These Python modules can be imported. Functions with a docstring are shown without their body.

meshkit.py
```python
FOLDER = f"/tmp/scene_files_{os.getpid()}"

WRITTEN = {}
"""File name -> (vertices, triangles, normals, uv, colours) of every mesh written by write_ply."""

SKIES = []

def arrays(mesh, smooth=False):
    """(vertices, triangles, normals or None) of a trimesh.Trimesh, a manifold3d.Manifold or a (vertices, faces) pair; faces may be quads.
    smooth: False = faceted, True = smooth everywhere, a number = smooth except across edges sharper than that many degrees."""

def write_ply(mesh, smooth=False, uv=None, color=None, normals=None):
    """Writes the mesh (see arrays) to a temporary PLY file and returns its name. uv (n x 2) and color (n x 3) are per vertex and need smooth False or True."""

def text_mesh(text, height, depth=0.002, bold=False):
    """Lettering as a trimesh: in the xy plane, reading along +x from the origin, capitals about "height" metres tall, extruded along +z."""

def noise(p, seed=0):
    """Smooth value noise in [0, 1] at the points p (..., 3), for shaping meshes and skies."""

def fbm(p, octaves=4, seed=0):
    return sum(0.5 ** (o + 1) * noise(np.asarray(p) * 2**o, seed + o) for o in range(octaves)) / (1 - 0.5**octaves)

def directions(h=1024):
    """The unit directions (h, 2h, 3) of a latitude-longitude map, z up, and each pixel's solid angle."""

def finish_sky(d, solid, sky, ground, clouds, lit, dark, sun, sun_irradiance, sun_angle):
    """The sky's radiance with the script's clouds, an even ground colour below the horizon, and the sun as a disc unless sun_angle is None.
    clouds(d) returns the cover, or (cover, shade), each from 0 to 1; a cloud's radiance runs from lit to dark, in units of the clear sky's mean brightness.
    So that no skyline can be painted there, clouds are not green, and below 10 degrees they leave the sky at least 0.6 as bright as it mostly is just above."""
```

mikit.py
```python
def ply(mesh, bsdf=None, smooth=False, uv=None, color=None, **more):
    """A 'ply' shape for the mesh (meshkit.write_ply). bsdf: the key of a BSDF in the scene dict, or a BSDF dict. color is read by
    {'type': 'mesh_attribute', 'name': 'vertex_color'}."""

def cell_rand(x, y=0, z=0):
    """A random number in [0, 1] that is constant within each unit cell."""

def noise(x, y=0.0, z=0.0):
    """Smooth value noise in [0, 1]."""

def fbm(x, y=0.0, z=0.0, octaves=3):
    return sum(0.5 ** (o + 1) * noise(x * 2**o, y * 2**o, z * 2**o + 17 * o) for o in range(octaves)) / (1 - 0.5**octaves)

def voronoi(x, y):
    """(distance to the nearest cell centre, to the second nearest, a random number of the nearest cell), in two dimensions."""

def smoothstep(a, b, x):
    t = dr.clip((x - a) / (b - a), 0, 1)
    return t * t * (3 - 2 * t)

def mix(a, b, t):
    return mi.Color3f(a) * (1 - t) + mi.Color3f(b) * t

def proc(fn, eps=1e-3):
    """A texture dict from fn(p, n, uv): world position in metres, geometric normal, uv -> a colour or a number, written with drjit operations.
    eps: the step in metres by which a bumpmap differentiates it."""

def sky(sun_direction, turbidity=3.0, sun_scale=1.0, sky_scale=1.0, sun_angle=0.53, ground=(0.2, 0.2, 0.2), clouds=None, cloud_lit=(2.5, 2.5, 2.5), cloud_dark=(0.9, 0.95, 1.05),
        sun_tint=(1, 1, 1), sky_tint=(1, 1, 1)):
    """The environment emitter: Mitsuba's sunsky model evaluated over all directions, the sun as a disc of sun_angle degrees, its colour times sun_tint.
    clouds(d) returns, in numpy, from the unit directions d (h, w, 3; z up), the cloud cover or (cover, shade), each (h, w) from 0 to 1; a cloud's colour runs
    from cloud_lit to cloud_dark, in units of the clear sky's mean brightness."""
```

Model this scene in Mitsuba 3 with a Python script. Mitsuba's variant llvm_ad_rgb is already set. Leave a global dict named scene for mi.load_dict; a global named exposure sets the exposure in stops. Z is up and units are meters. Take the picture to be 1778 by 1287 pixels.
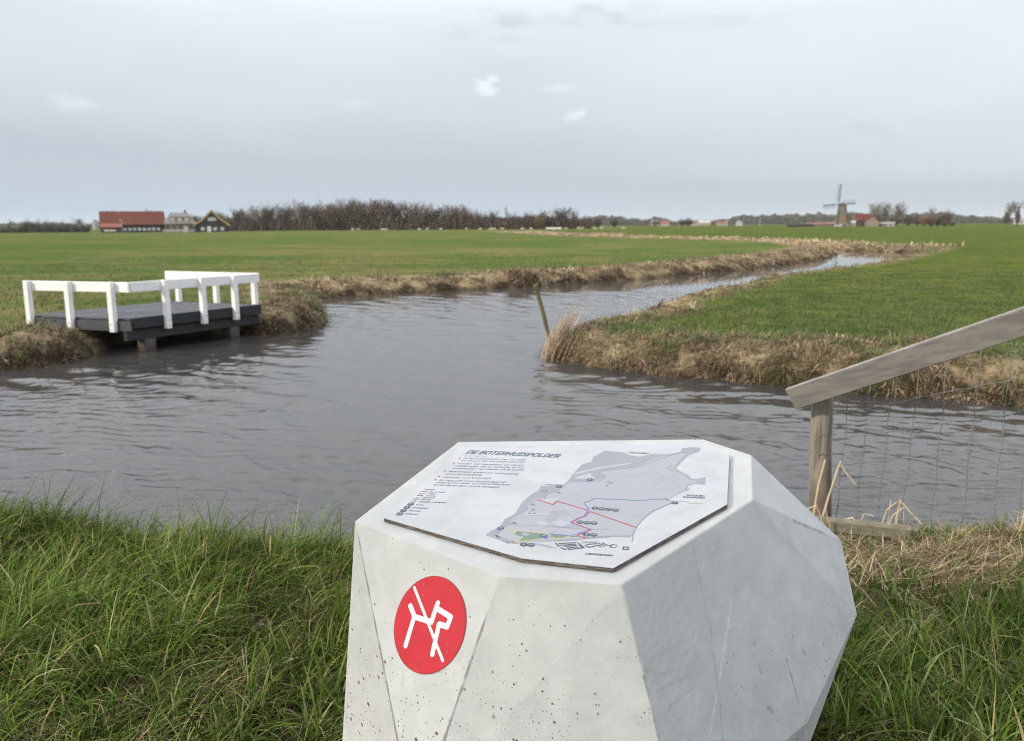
import math
import numpy as np
import trimesh
import shapely
from shapely import geometry as sg
import manifold3d
import drjit as dr
import mitsuba as mi
import mikit
import meshkit

T = mi.ScalarTransform4f
rng = np.random.default_rng(20240311)
scene, labels = {}, {}

# ------------------------------------------------------------------ camera, sky, exposure
# world: x to the right, y ahead, z up, metres; z = 0 is the water, the eye stands 2.7 m above it
exposure = 1.3
EYE = np.array([0.0, 0.0, 2.7])
PITCH, ROLL = math.radians(9.94), math.radians(0.35)
look = np.array([0.0, math.cos(PITCH), -math.sin(PITCH)])
r0 = np.array([1.0, 0, 0]); u0 = np.cross(r0, look)
upv = math.sin(ROLL) * r0 + math.cos(ROLL) * u0
scene['camera'] = {
    'type': 'thinlens', 'fov': 63.03, 'fov_axis': 'x', 'near_clip': 0.05, 'far_clip': 9000.0,
    'aperture_radius': 0.0030, 'focus_distance': 2.15,
    'to_world': T().look_at(origin=EYE.tolist(), target=(EYE + look).tolist(), up=upv.tolist()),
}
SUN = (-0.80, -0.50, 0.47)


def veil(d):
    """A thin, even veil of high cloud, brighter overhead, with a few small puffs and grey wisps."""
    x, y, z = d[..., 0], d[..., 1], d[..., 2]
    el = np.degrees(np.arcsin(np.clip(z, -1, 1)))
    az = np.degrees(np.arctan2(x, y))
    big = meshkit.fbm(np.stack([x * 3.0, y * 3.0, z * 9.0], -1), 4, 3)
    fine = meshkit.fbm(np.stack([x * 34, y * 34, z * 90], -1), 5, 9)
    t = np.clip(el / 46.0, 0, 1)
    level = np.interp(el, [0, 3, 7, 12.5, 26, 46, 90], [0.0, 0.140, 0.222, 0.268, 0.74, 1.0, 1.0])                    # 0 = dark end, 1 = lit end
    level = level + (big - 0.5) * 0.15 * (0.30 + t)
    level = level + 0.075 * np.clip(az / 40.0, -1, 1) * np.exp(-el / 9.0)
    for a0, e0, ra, re, s in ((-1.7, 8.9, 1.05, 0.62, 0.20), (-1.2, 9.3, 0.7, 0.4, 0.12), (4.2, 7.0, 0.95, 0.45, 0.17), (4.7, 7.2, 0.5, 0.3, 0.10), (3.4, 8.7, 1.7, 0.3, 0.08),
                              (-27.0, 7.2, 1.8, 0.5, 0.06), (-10.0, 7.7, 1.2, 0.4, 0.03), (8.5, 12.4, 3.0, 0.8, 0.0)):
        q = 1 - ((az - a0) / ra) ** 2 - ((el - e0) / re) ** 2
        level = level + 0.75 * s * np.clip(q * 0.9 - 0.15 + (fine - 0.5) * 3.6, 0, 1) * np.exp(-np.clip(-q, 0, 9) * 3)
    for a0, e0, ra, re, s in ((2.4, 13.0, 5.0, 0.9, 0.10), (6.5, 12.9, 4.0, 0.9, 0.10), (-1.0, 12.2, 3.5, 0.8, 0.10), (14.0, 12.5, 4.0, 0.8, 0.08),
                              (22.5, 5.4, 1.5, 0.8, 0.06), (26.5, 6.0, 3.0, 0.4, 0.05), (-13.0, 15.0, 4.0, 0.5, 0.08), (-18.0, 13.5, 4.0, 0.6, 0.06), (32.5, 5.0, .6, .3, 0.05)):
        q = 1 - ((az - a0) / ra) ** 2 - ((el - e0) / re) ** 2
        level = level - 0.38 * s * np.clip(q * 0.5 - 0.1 + (fine - 0.5) * 3.2, 0, 1) * np.exp(-np.clip(-q, 0, 9) * 3)
    return np.full(z.shape, 0.96), np.clip(1 - level, 0, 1)


scene['sky'] = mikit.sky(SUN, turbidity=3.0, sun_scale=1.52, sky_scale=1.0, sun_angle=3.0, ground=(0.10, 0.12, 0.07), clouds=veil,
                         cloud_lit=(12.4, 12.75, 13.3), cloud_dark=(1.56, 1.88, 2.24), sun_tint=(0.83, 0.96, 1.15))

# ------------------------------------------------------------------ helpers


def tag(key, label, category, group=None, kind=None):
    d = {'label': label}
    if category:
        d['category'] = category
    if group:
        d['group'] = group
    if kind:
        d['kind'] = kind
    labels[key] = d


def free(key):
    if key not in scene:
        return key
    k = 1
    while f'{key}_{k:03d}' in scene:
        k += 1
    return f'{key}_{k:03d}'


def put(key, mesh, bsdf, smooth=False, **kw):
    key = free(key)
    scene[key] = mikit.ply(mesh, bsdf, smooth=smooth, **kw)
    return key


def mat(name, color, rough=0.7, spec=0.3, metal=0.0, **kw):
    c = color if isinstance(color, dict) else {'type': 'rgb', 'value': list(color)}
    scene[name] = {'type': 'twosided', 'b': {'type': 'principled', 'base_color': c, 'roughness': rough, 'specular': spec, 'metallic': metal, **kw}}
    return name


def cat(ms):
    return trimesh.util.concatenate(ms)


def box(size, at=(0, 0, 0), bevel=0.0):
    if bevel <= 0:
        m = trimesh.creation.box(size)
    else:
        s = np.array(size) / 2
        pts = []
        for k in range(3):
            q = s - bevel
            q[k] = s[k]
            for a in (-1, 1):
                for b in (-1, 1):
                    for c in (-1, 1):
                        pts.append(q * (a, b, c))
        m = trimesh.convex.convex_hull(np.array(pts))
    m.apply_translation(at)
    return m


def beam(p, q, w, h, up=(0, 0, 1), bevel=0.006):
    """A square-cut timber from p to q, w wide sideways and h high along up."""
    p, q = np.array(p, float), np.array(q, float)
    a = q - p
    n = np.linalg.norm(a); a /= n
    u = np.array(up, float); u -= a * (u @ a); u /= np.linalg.norm(u)
    m = box((n, w, h), bevel=bevel)
    M = np.eye(4); M[:3, 0] = a; M[:3, 1] = np.cross(u, a); M[:3, 2] = u; M[:3, 3] = (p + q) / 2
    m.apply_transform(M)
    return m


def tubes(p0, p1, r0_, r1_, n=3):
    """Open tapered tubes, one per row."""
    p0, p1 = np.asarray(p0, float), np.asarray(p1, float)
    a = p1 - p0
    a /= np.linalg.norm(a, axis=1, keepdims=True) + 1e-12
    ref = np.where(np.abs(a[:, 2:3]) > 0.9, [[1.0, 0, 0]], [[0, 0, 1.0]])
    u = np.cross(a, ref); u /= np.linalg.norm(u, axis=1, keepdims=True)
    w = np.cross(a, u)
    t = np.arange(n) * 2 * np.pi / n
    ring = u[:, None] * np.cos(t)[None, :, None] + w[:, None] * np.sin(t)[None, :, None]
    v = np.concatenate([p0[:, None] + ring * np.asarray(r0_)[:, None, None], p1[:, None] + ring * np.asarray(r1_)[:, None, None]], 1)
    i = np.arange(n); j = (i + 1) % n
    f = np.concatenate([np.stack([i, j, j + n], 1), np.stack([i, j + n, i + n], 1)])
    F = f[None] + (np.arange(len(p0)) * 2 * n)[:, None, None]
    return trimesh.Trimesh(v.reshape(-1, 3), F.reshape(-1, 3), process=False)


def path_tube(pts, rad, n=6):
    """One continuous tube along a polyline, capped."""
    pts = np.asarray(pts, float)
    rad = np.broadcast_to(np.asarray(rad, float), len(pts))
    d = np.gradient(pts, axis=0)
    d /= np.linalg.norm(d, axis=1, keepdims=True)
    ref = np.array([0, 0, 1.0]) if abs(d[0, 2]) < 0.8 else np.array([0.3, 1.0, 0])
    t = np.arange(n) * 2 * np.pi / n
    vs = []
    for p, a, r in zip(pts, d, rad):
        u = np.cross(a, ref); u /= np.linalg.norm(u)
        w = np.cross(a, u)
        vs.append(p + r * (np.cos(t)[:, None] * u + np.sin(t)[:, None] * w))
    v = np.vstack(vs + [pts[:1], pts[-1:]])
    m = len(pts)
    f = []
    for k in range(m - 1):
        for i in range(n):
            j = (i + 1) % n
            f += [[k * n + i, k * n + j, k * n + n + j], [k * n + i, k * n + n + j, k * n + n + i]]
    for i in range(n):
        j = (i + 1) % n
        f += [[m * n, j, i], [m * n + 1, (m - 1) * n + i, (m - 1) * n + j]]
    return trimesh.Trimesh(v, np.array(f), process=False)


def blades(pos, h, az, lean, width, color, segs=3, curl=0.6, face=None):
    """Grass blades: pos (N,3), h length, az the way they lean (radians, world), lean 0 upright .. 1 lying, color (N,3). Returns mesh, vertex colours."""
    N = len(pos)
    h, az, lean, width = (np.broadcast_to(np.asarray(x, float), (N,)) for x in (h, az, lean, width))
    dirx = np.stack([np.cos(az), np.sin(az), np.zeros(N)], 1)
    fa = az + np.pi / 2 if face is None else face
    side = np.stack([np.cos(fa), np.sin(fa), np.zeros(N)], 1)
    th0 = lean * 0.8
    pts = [np.asarray(pos, float)]
    for k in range(segs):
        th = np.clip(th0 + curl * (k + 0.5) / segs * (0.3 + lean * 1.6), 0, 2.6)
        step = (h / segs)[:, None] * (dirx * np.sin(th)[:, None] + np.array([0, 0, 1.0]) * np.cos(th)[:, None])
        pts.append(pts[-1] + step)
    vs = []
    for k in range(segs):
        w = width * (1.0 if k == 0 else 1.0 - 0.75 * (k / segs) ** 1.3) * 0.5
        vs += [pts[k] - side * w[:, None], pts[k] + side * w[:, None]]
    vs.append(pts[segs])
    m = 2 * segs + 1
    v = np.stack(vs, 1).reshape(-1, 3)
    f = []
    for k in range(segs - 1):
        a = 2 * k
        f += [[a, a + 1, a + 3], [a, a + 3, a + 2]]
    f.append([2 * segs - 2, 2 * segs - 1, 2 * segs])
    F = (np.array(f)[None] + (np.arange(N) * m)[:, None, None]).reshape(-1, 3)
    return trimesh.Trimesh(v, F, process=False), np.repeat(np.asarray(color, float), m, axis=0)


def pick(cols, p, n):
    """n colours drawn from a palette with a little spread."""
    c = np.array(cols)[rng.choice(len(cols), n, p=np.array(p) / np.sum(p))]
    return np.clip(c * rng.uniform(0.75, 1.25, (n, 1)) * rng.uniform(0.93, 1.07, (n, 3)), 0.002, 0.9)


# ------------------------------------------------------------------ the water's outline and the lie of the land
LEFT = [(-60, 12.5), (-25, 13.0), (-14, 14.0), (-9.9, 15.5), (-9.3, 16.0), (-8.95, 16.65), (-8.75, 17.3), (-9.2, 19.2), (-8.3, 20.4), (-7.1, 21.0), (-6.35, 20.8), (-5.65, 20.95), (-5.15, 22.1),
        (-5.2, 23.45), (-6.0, 26.6), (-7.1, 30.2), (-7.2, 31.2)]
FAR = [(-5.87, 32.3), (-4.0, 33.5), (-1.6, 34.8), (0.3, 36.0), (2.55, 37.9), (6.3, 40.8), (10.5, 45.3), (13.8, 48.8), (18.9, 55.8), (23.4, 62.6), (27.6, 71.2), (28.9, 75.0), (30.0, 79.5),
       (32.0, 79.5), (34.6, 75.4), (35.6, 74.3), (36.4, 73.4), (35.9, 72.3)]
CREST = [(34.4, 70.6), (32.2, 67.0), (29.4, 62.4), (25.0, 55.0), (20.0, 47.3), (15.83, 41.56), (13.24, 39.0), (10.6, 36.35), (8.45, 32.45), (6.75, 28.7), (4.72, 25.15), (3.75, 23.0), (2.95, 21.1), (2.0, 19.6),
         (1.25, 18.5), (0.62, 17.5), (0.75, 16.8)]
PEN = [(1.25, 16.05), (1.92, 15.25), (2.96, 14.45), (3.75, 14.15), (4.4, 13.65), (5.2, 13.2), (5.9, 12.9), (6.7, 12.5), (7.5, 12.0), (10, 11.3), (16, 10.5), (60, 9.0)]
NEARSHORE = [(60, 3.0), (8, 4.85), (4, 4.95), (2, 5.05), (0.6, 4.9), (-0.9, 4.82), (-1.9, 5.03), (-3.1, 5.28), (-4, 5.50), (-8, 6.4), (-60, 9.5)]
river = sg.Polygon(LEFT + FAR + CREST + PEN + NEARSHORE)
ditch = sg.LineString([(30.6, 79), (32.5, 90), (32.0, 100), (29.0, 112), (23.5, 127), (18.5, 142), (16.2, 158), (14, 176), (9, 200), (2, 240)]).buffer(0.8)
pond = sg.Polygon([(15.2 + 3.4 * math.cos(a), 171 + 11 * math.sin(a)) for a in np.linspace(0, 2 * np.pi, 24)[:-1]])
water_area = shapely.union_all([river.buffer(0), ditch, pond])
shapely.prepare(water_area)
SHORE = water_area.boundary
shapely.prepare(SHORE)


def shore_distance(x, y):
    """Metres to the shoreline, positive on land."""
    p = shapely.points(x, y)
    d = shapely.distance(SHORE, p)
    return np.where(shapely.contains(water_area, p), -d, d)


def near_side(x, y):
    return y < 8.2 - 0.09 * x - 1.2 * (x > 3) * 0


def pen_side(x, y):
    """The tongue of field on the right, between the two arms of the water."""
    return (y > 9.0) & (x > np.interp(y, [9, 16.5, 17.4, 18.6, 20, 25, 32, 41, 53, 62, 70, 72.3, 5000], [0.3, 0.3, 0.5, 1.0, 1.4, 3.6, 7.0, 13.2, 22.0, 28.0, 32.5, 36.2, 36.2])) & (y < 72 + np.clip(x - 41, 0, 400) * 0.02)


def land_height(x, y, d):
    p = np.stack([x, y, np.zeros_like(x)], -1)
    near = near_side(x, y)
    pen = pen_side(x, y)
    w = np.where(near, 0.45, np.where(pen & (y < 18), 0.80, np.where(y > 28, 0.9, 0.5)))
    top = np.where(near, 1.05, 0.60)
    s = np.clip(d, 0, None)
    h = top * (1 - np.exp(-(s / w) ** 1.25 * 1.6))
    lump = meshkit.fbm(p * 1.7, 3, 5) - 0.5
    small = meshkit.fbm(p * 5.0, 2, 8) - 0.5
    zone = np.exp(-((s - 0.7) / 1.3) ** 2)
    h = h + zone * (0.34 * lump + 0.12 * small) * np.where(near, 0.35, 1.0) * np.clip(s * 3, 0, 1)
    h = h + (meshkit.fbm(p * 0.16, 3, 2) - 0.5) * np.where(near, 0.0, 0.22) * np.clip(s / 3, 0, 1)
    h = h + np.where(near, 0.05 * (meshkit.fbm(p * 2.2, 3, 6) - 0.5) * 2, 0.0) * np.clip(s * 2, 0, 1)
    bed = -0.10 + np.clip(d, -2.2, 0) * 0.35
    return np.where(d > 0, h + 0.02, bed)


def ground_at(x, y):
    x, y = np.asarray(x, float), np.asarray(y, float)
    return land_height(x, y, shore_distance(x, y))


# ------------------------------------------------------------------ materials of the setting


def field_color(p, n, uv):
    """uv: u = metres from the water, v = which land (0 far meadow, 1 right field, 2 near bank)."""
    x, y = p.x, p.y
    far = mikit.smoothstep(40.0, 400.0, dr.sqrt(x * x + y * y))
    patch = mikit.fbm(x * 0.11, y * 0.11, 3.0, 4)
    streak = mikit.fbm(x * 0.22, y * 0.75, 9.0, 4)
    tuft = mikit.fbm(x * 2.1, y * 2.1, 1.0, 3)
    grain = mikit.fbm(x * 14.0, y * 14.0, 5.0, 2)
    left = mikit.mix((0.040, 0.060, 0.017), (0.080, 0.075, 0.031), mikit.smoothstep(0.38, 0.74, 0.5 * patch + 0.5 * streak))
    left = left * (0.72 + 0.56 * tuft)
    right = mikit.mix((0.033, 0.049, 0.013), (0.049, 0.058, 0.016), mikit.smoothstep(0.35, 0.65, 0.5 * patch + 0.5 * tuft))
    right = right * (0.72 + 0.56 * tuft)
    near = mikit.mix((0.050, 0.050, 0.022), (0.085, 0.062, 0.036), mikit.smoothstep(0.4, 0.6, tuft))
    c = dr.select(uv.y < 0.5, left, dr.select(uv.y < 1.5, right, near))
    c = c * (0.82 + 0.36 * grain)
    soil = mikit.mix((0.060, 0.043, 0.028), (0.20, 0.155, 0.095), mikit.smoothstep(0.35, 0.7, 0.6 * tuft + 0.4 * grain))
    edge = 1 - mikit.smoothstep(0.9, 2.2, uv.x + 1.6 * (tuft - 0.5) + 1.2 * (patch - 0.5) - 0.030 * dr.sqrt(x * x + y * y) * dr.select(uv.y < 0.5, 1.0, 0.3))
    soil = soil * (0.40 + 0.60 * mikit.smoothstep(0.10, 0.55, uv.x + 0.5 * (tuft - 0.5)))      # wet at the waterline
    edge = dr.select(uv.y > 1.5, 1 - mikit.smoothstep(0.2, 0.6, uv.x), edge)
    return c * (1 - edge) + soil * edge


mat('field_mat', mikit.proc(field_color), 0.9, 0.0)


def ripples(p, n, uv):
    r = dr.sqrt(p.x * p.x + p.y * p.y)
    return mikit.fbm(p.x * 9.0 + p.y * 3.0, p.y * 13.0 - p.x * 2.0, 2.0, 3) * dr.clip(8.0 / r, 0, 1) * dr.clip(8.0 / r, 0, 1)


scene['water_mat'] = {'type': 'bumpmap', 't': mikit.proc(ripples, eps=4e-3), 'scale': 0.008,
                      'b': {'type': 'principled', 'base_color': {'type': 'rgb', 'value': [0.029, 0.027, 0.026]}, 'roughness': 0.05, 'eta': 1.34}}


def polar(th, r):
    A, R = np.meshgrid(th, r, indexing='ij')
    x, y = (R * np.sin(A)).ravel(), (R * np.cos(A)).ravel()
    a, b = len(th), len(r)
    i = np.arange(a * b).reshape(a, b)
    f = np.concatenate([np.stack([i[:-1, :-1], i[1:, 1:], i[1:, :-1]], -1).reshape(-1, 3), np.stack([i[:-1, :-1], i[:-1, 1:], i[1:, 1:]], -1).reshape(-1, 3)])
    return x, y, f


def geo(a, b, q):
    return a * (b / a) ** np.linspace(0, 1, int(math.log(b / a) / math.log(q)) + 1)


# land: one sheet fine near and coarse far, cut where the water parts it
th = np.radians(np.arange(-105, 105.01, 0.32))
rr = np.concatenate([geo(0.4, 4, 1.035)[:-1], geo(4, 60, 1.0115)[:-1], geo(60, 2600, 1.03)])
gx, gy, gf = polar(th, rr)
gd = shore_distance(gx, gy)
gz = land_height(gx, gy, gd)
kind_of = np.where(near_side(gx, gy), 2.0, np.where(pen_side(gx, gy), 1.0, 0.0))
sown = (gy > 70) & (gx > np.interp(gy, [70, 79, 90, 112, 142, 176, 240, 330, 6000], [30, 31, 33, 30, 19, 14, 8, 40, 900]))     # the darker pasture beyond the bend
verts = np.stack([gx, gy, gz], 1)
fk = kind_of[gf[:, 0]]
for k, key, lab, c in ((2, 'bank', 'near grass bank under the concrete table', 'ground'), (1, 'field', 'dark green field on the right tongue of land between the water arms', 'field'),
                       (0, 'meadow', 'wide olive green meadow beyond the river reaching to the far trees', 'meadow')):
    use, back = np.unique(gf[fk == k], return_inverse=True)
    sub = trimesh.Trimesh(verts[use], back.reshape(-1, 3), process=False)
    sub.faces = sub.faces[:, ::-1]
    scene[key] = mikit.ply(sub, 'field_mat', smooth=True, uv=np.stack([np.clip(gd[use], -5, 50), np.where(sown[use] & (k == 0), 1.0, float(k))], 1))
    tag(key, lab, c, kind='structure')

# water: real ripples, finer near
wth = np.radians(np.arange(-52, 52.01, 0.15))
wr = np.concatenate([geo(4.6, 34, 1.0036)[:-1], geo(34, 300, 1.02)])
wx, wy, wf = polar(wth, wr)
dist = np.hypot(wx, wy)
step = np.where(dist < 34, dist * 0.0038, dist * 0.02)
wz = np.zeros_like(wx)
P3 = np.stack([wx, wy, np.zeros_like(wx)], -1)
bendx = wx + 0.9 * (meshkit.fbm(P3 * 0.22, 2, 21) - 0.5)
bendy = wy + 0.9 * (meshkit.fbm(P3 * 0.22, 2, 22) - 0.5)
wrng = np.random.default_rng(5)
for k in range(60):
    lam = 0.10 * (1.5 / 0.10) ** (wrng.random() ** 1.25)
    a = math.radians(62 + wrng.normal() * 27)
    slope = (0.017 + 0.011 * wrng.random()) * (2.0 if lam < 0.30 else 0.85)
    amp = slope * lam / (2 * np.pi)
    gust = 0.10 + 3.4 * np.clip(-0.27 + meshkit.fbm(np.stack([wx * 0.35, wy * 0.55, np.full_like(wx, k * 3.7)], -1), 2, 30 + k), 0, 1)
    wz += amp * gust * np.sin((bendx * math.cos(a) + bendy * math.sin(a)) * 2 * np.pi / lam + wrng.random() * 6.28) * np.clip((lam / step - 3.0) / 3.0, 0, 1)
scene['water'] = mikit.ply(trimesh.Trimesh(np.stack([wx, wy, wz], 1), wf[:, ::-1], process=False), 'water_mat', smooth=True)
tag('water', 'grey rippled water of the winding polder river', 'water', kind='structure')
# ------------------------------------------------------------------ the concrete information table


def dist_seg(p, a, b):
    a = mi.Vector3f(*[float(v) for v in a]); b = mi.Vector3f(*[float(v) for v in b])
    ab = b - a
    q = mi.Vector3f(p) - a
    t = dr.clip(dr.dot(q, ab) / dr.dot(ab, ab), 0, 1)
    return dr.norm(q - ab * t), t


TOPRING = [(-0.1735, 2.5755, 2.0184), (0.588, 2.4904, 2.0452), (0.6918, 2.3376, 2.0382), (0.6096, 2.028, 2.0111), (0.2227, 1.6266, 1.9638), (-0.0311, 1.688, 1.9573), (-0.3984, 2.0073, 1.9655)]
VB = (-0.207, 1.52, 1.488)
MID = [VB, (0.3171, 1.44, 1.5433), (0.5615, 1.68, 1.4865), (0.6947, 1.80, 1.5337), (0.9905, 2.25, 1.5871), (1.0129, 2.45, 1.7324), (-0.4268, 1.84, 1.378)]


R_EDGE = 0.008


def on_edge(a, b, c, d):
    """The edge a-b between the facets that hold c and d, as it lies on the rounded block."""
    a, b, c, d = (np.array(q, float) for q in (a, b, c, d))
    ns = []
    for o in (c, d):
        n = np.cross(b - a, o - a); n /= np.linalg.norm(n)
        ns.append(n if n @ (np.array([0.28, 2.1, 1.5]) - a) < 0 else -n)
    n = ns[0] + ns[1]; n /= np.linalg.norm(n)
    m = np.array([0.28, 2.1, 1.5])
    return [q + (m - q) / np.linalg.norm(m - q) * R_EDGE * 1.25 + n * R_EDGE for q in (a, b)]


CREASE = on_edge(TOPRING[6], VB, MID[6], TOPRING[5]) + on_edge(TOPRING[5], VB, TOPRING[6], TOPRING[4])


def pores(u, v, cell, big, seed):
    """Small round air holes, 0..1."""
    f1, f2, k = mikit.voronoi(u / cell + seed, v / cell - seed)
    r = big * k * k * k / cell
    return 1 - mikit.smoothstep(r * 0.75, r + 0.035, f1)


# scrapes, cracks and trowel lines: from, to, half width, strength (negative: pale)
MARKS = (((0.7714, 2.1882, 1.8916), (0.9231, 2.3517, 1.7930), 0.0050, 0.75), ((0.6536, 1.8496, 1.6696), (0.6741, 1.8103, 1.5779), 0.0026, 0.8), ((0.4113, 1.8048, 1.9617), (0.4383, 1.7289, 1.8072), 0.0040, 0.22),
         ((0.4383, 1.7289, 1.8072), (0.4439, 1.61, 1.6163), 0.0035, 0.30), ((0.5072, 1.8162, 1.8394), (0.4535, 1.6899, 1.7254), 0.0045, -0.45), ((0.4535, 1.6899, 1.7254), (0.4069, 1.5848, 1.6335), 0.0030, -0.4),
         ((0.2896, 1.558, 1.7643), (0.3765, 1.635, 1.7548), 0.0020, 0.3), ((0.2661, 1.5629, 1.806), (0.3266, 1.6005, 1.7751), 0.0020, 0.25), ((0.3137, 1.5563, 1.7268), (0.3888, 1.6321, 1.7325), 0.0020, 0.28),
         ((0.2627, 1.555, 1.7979), (0.2883, 1.5062, 1.687), 0.0024, 0.9), ((0.2229, 1.6277, 1.962), (0.2569, 1.5662, 1.8232), 0.0030, 0.3), ((-0.2456, 1.7089, 1.7164), (-0.2473, 1.6978, 1.6979), 0.0045, 0.35),
         ((0.0108, 1.6752, 1.9497), (0.0162, 1.64, 1.8753), 0.009, 0.12), ((-0.3529, 1.9323, 1.9116), (-0.3208, 1.8424, 1.8193), 0.011, 0.10), ((0.846, 2.0852, 1.6377), (0.9224, 2.1529, 1.5858), 0.007, 0.22),
         ((0.7194, 1.9217, 1.6524), (0.7242, 1.9217, 1.6431), 0.0045, 0.8), ((0.5653, 1.7775, 1.6916), (0.5698, 1.7725, 1.6772), 0.0030, 0.8), ((0.5802, 1.7396, 1.6107), (0.5910, 1.7431, 1.5998), 0.0060, 0.7))


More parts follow.
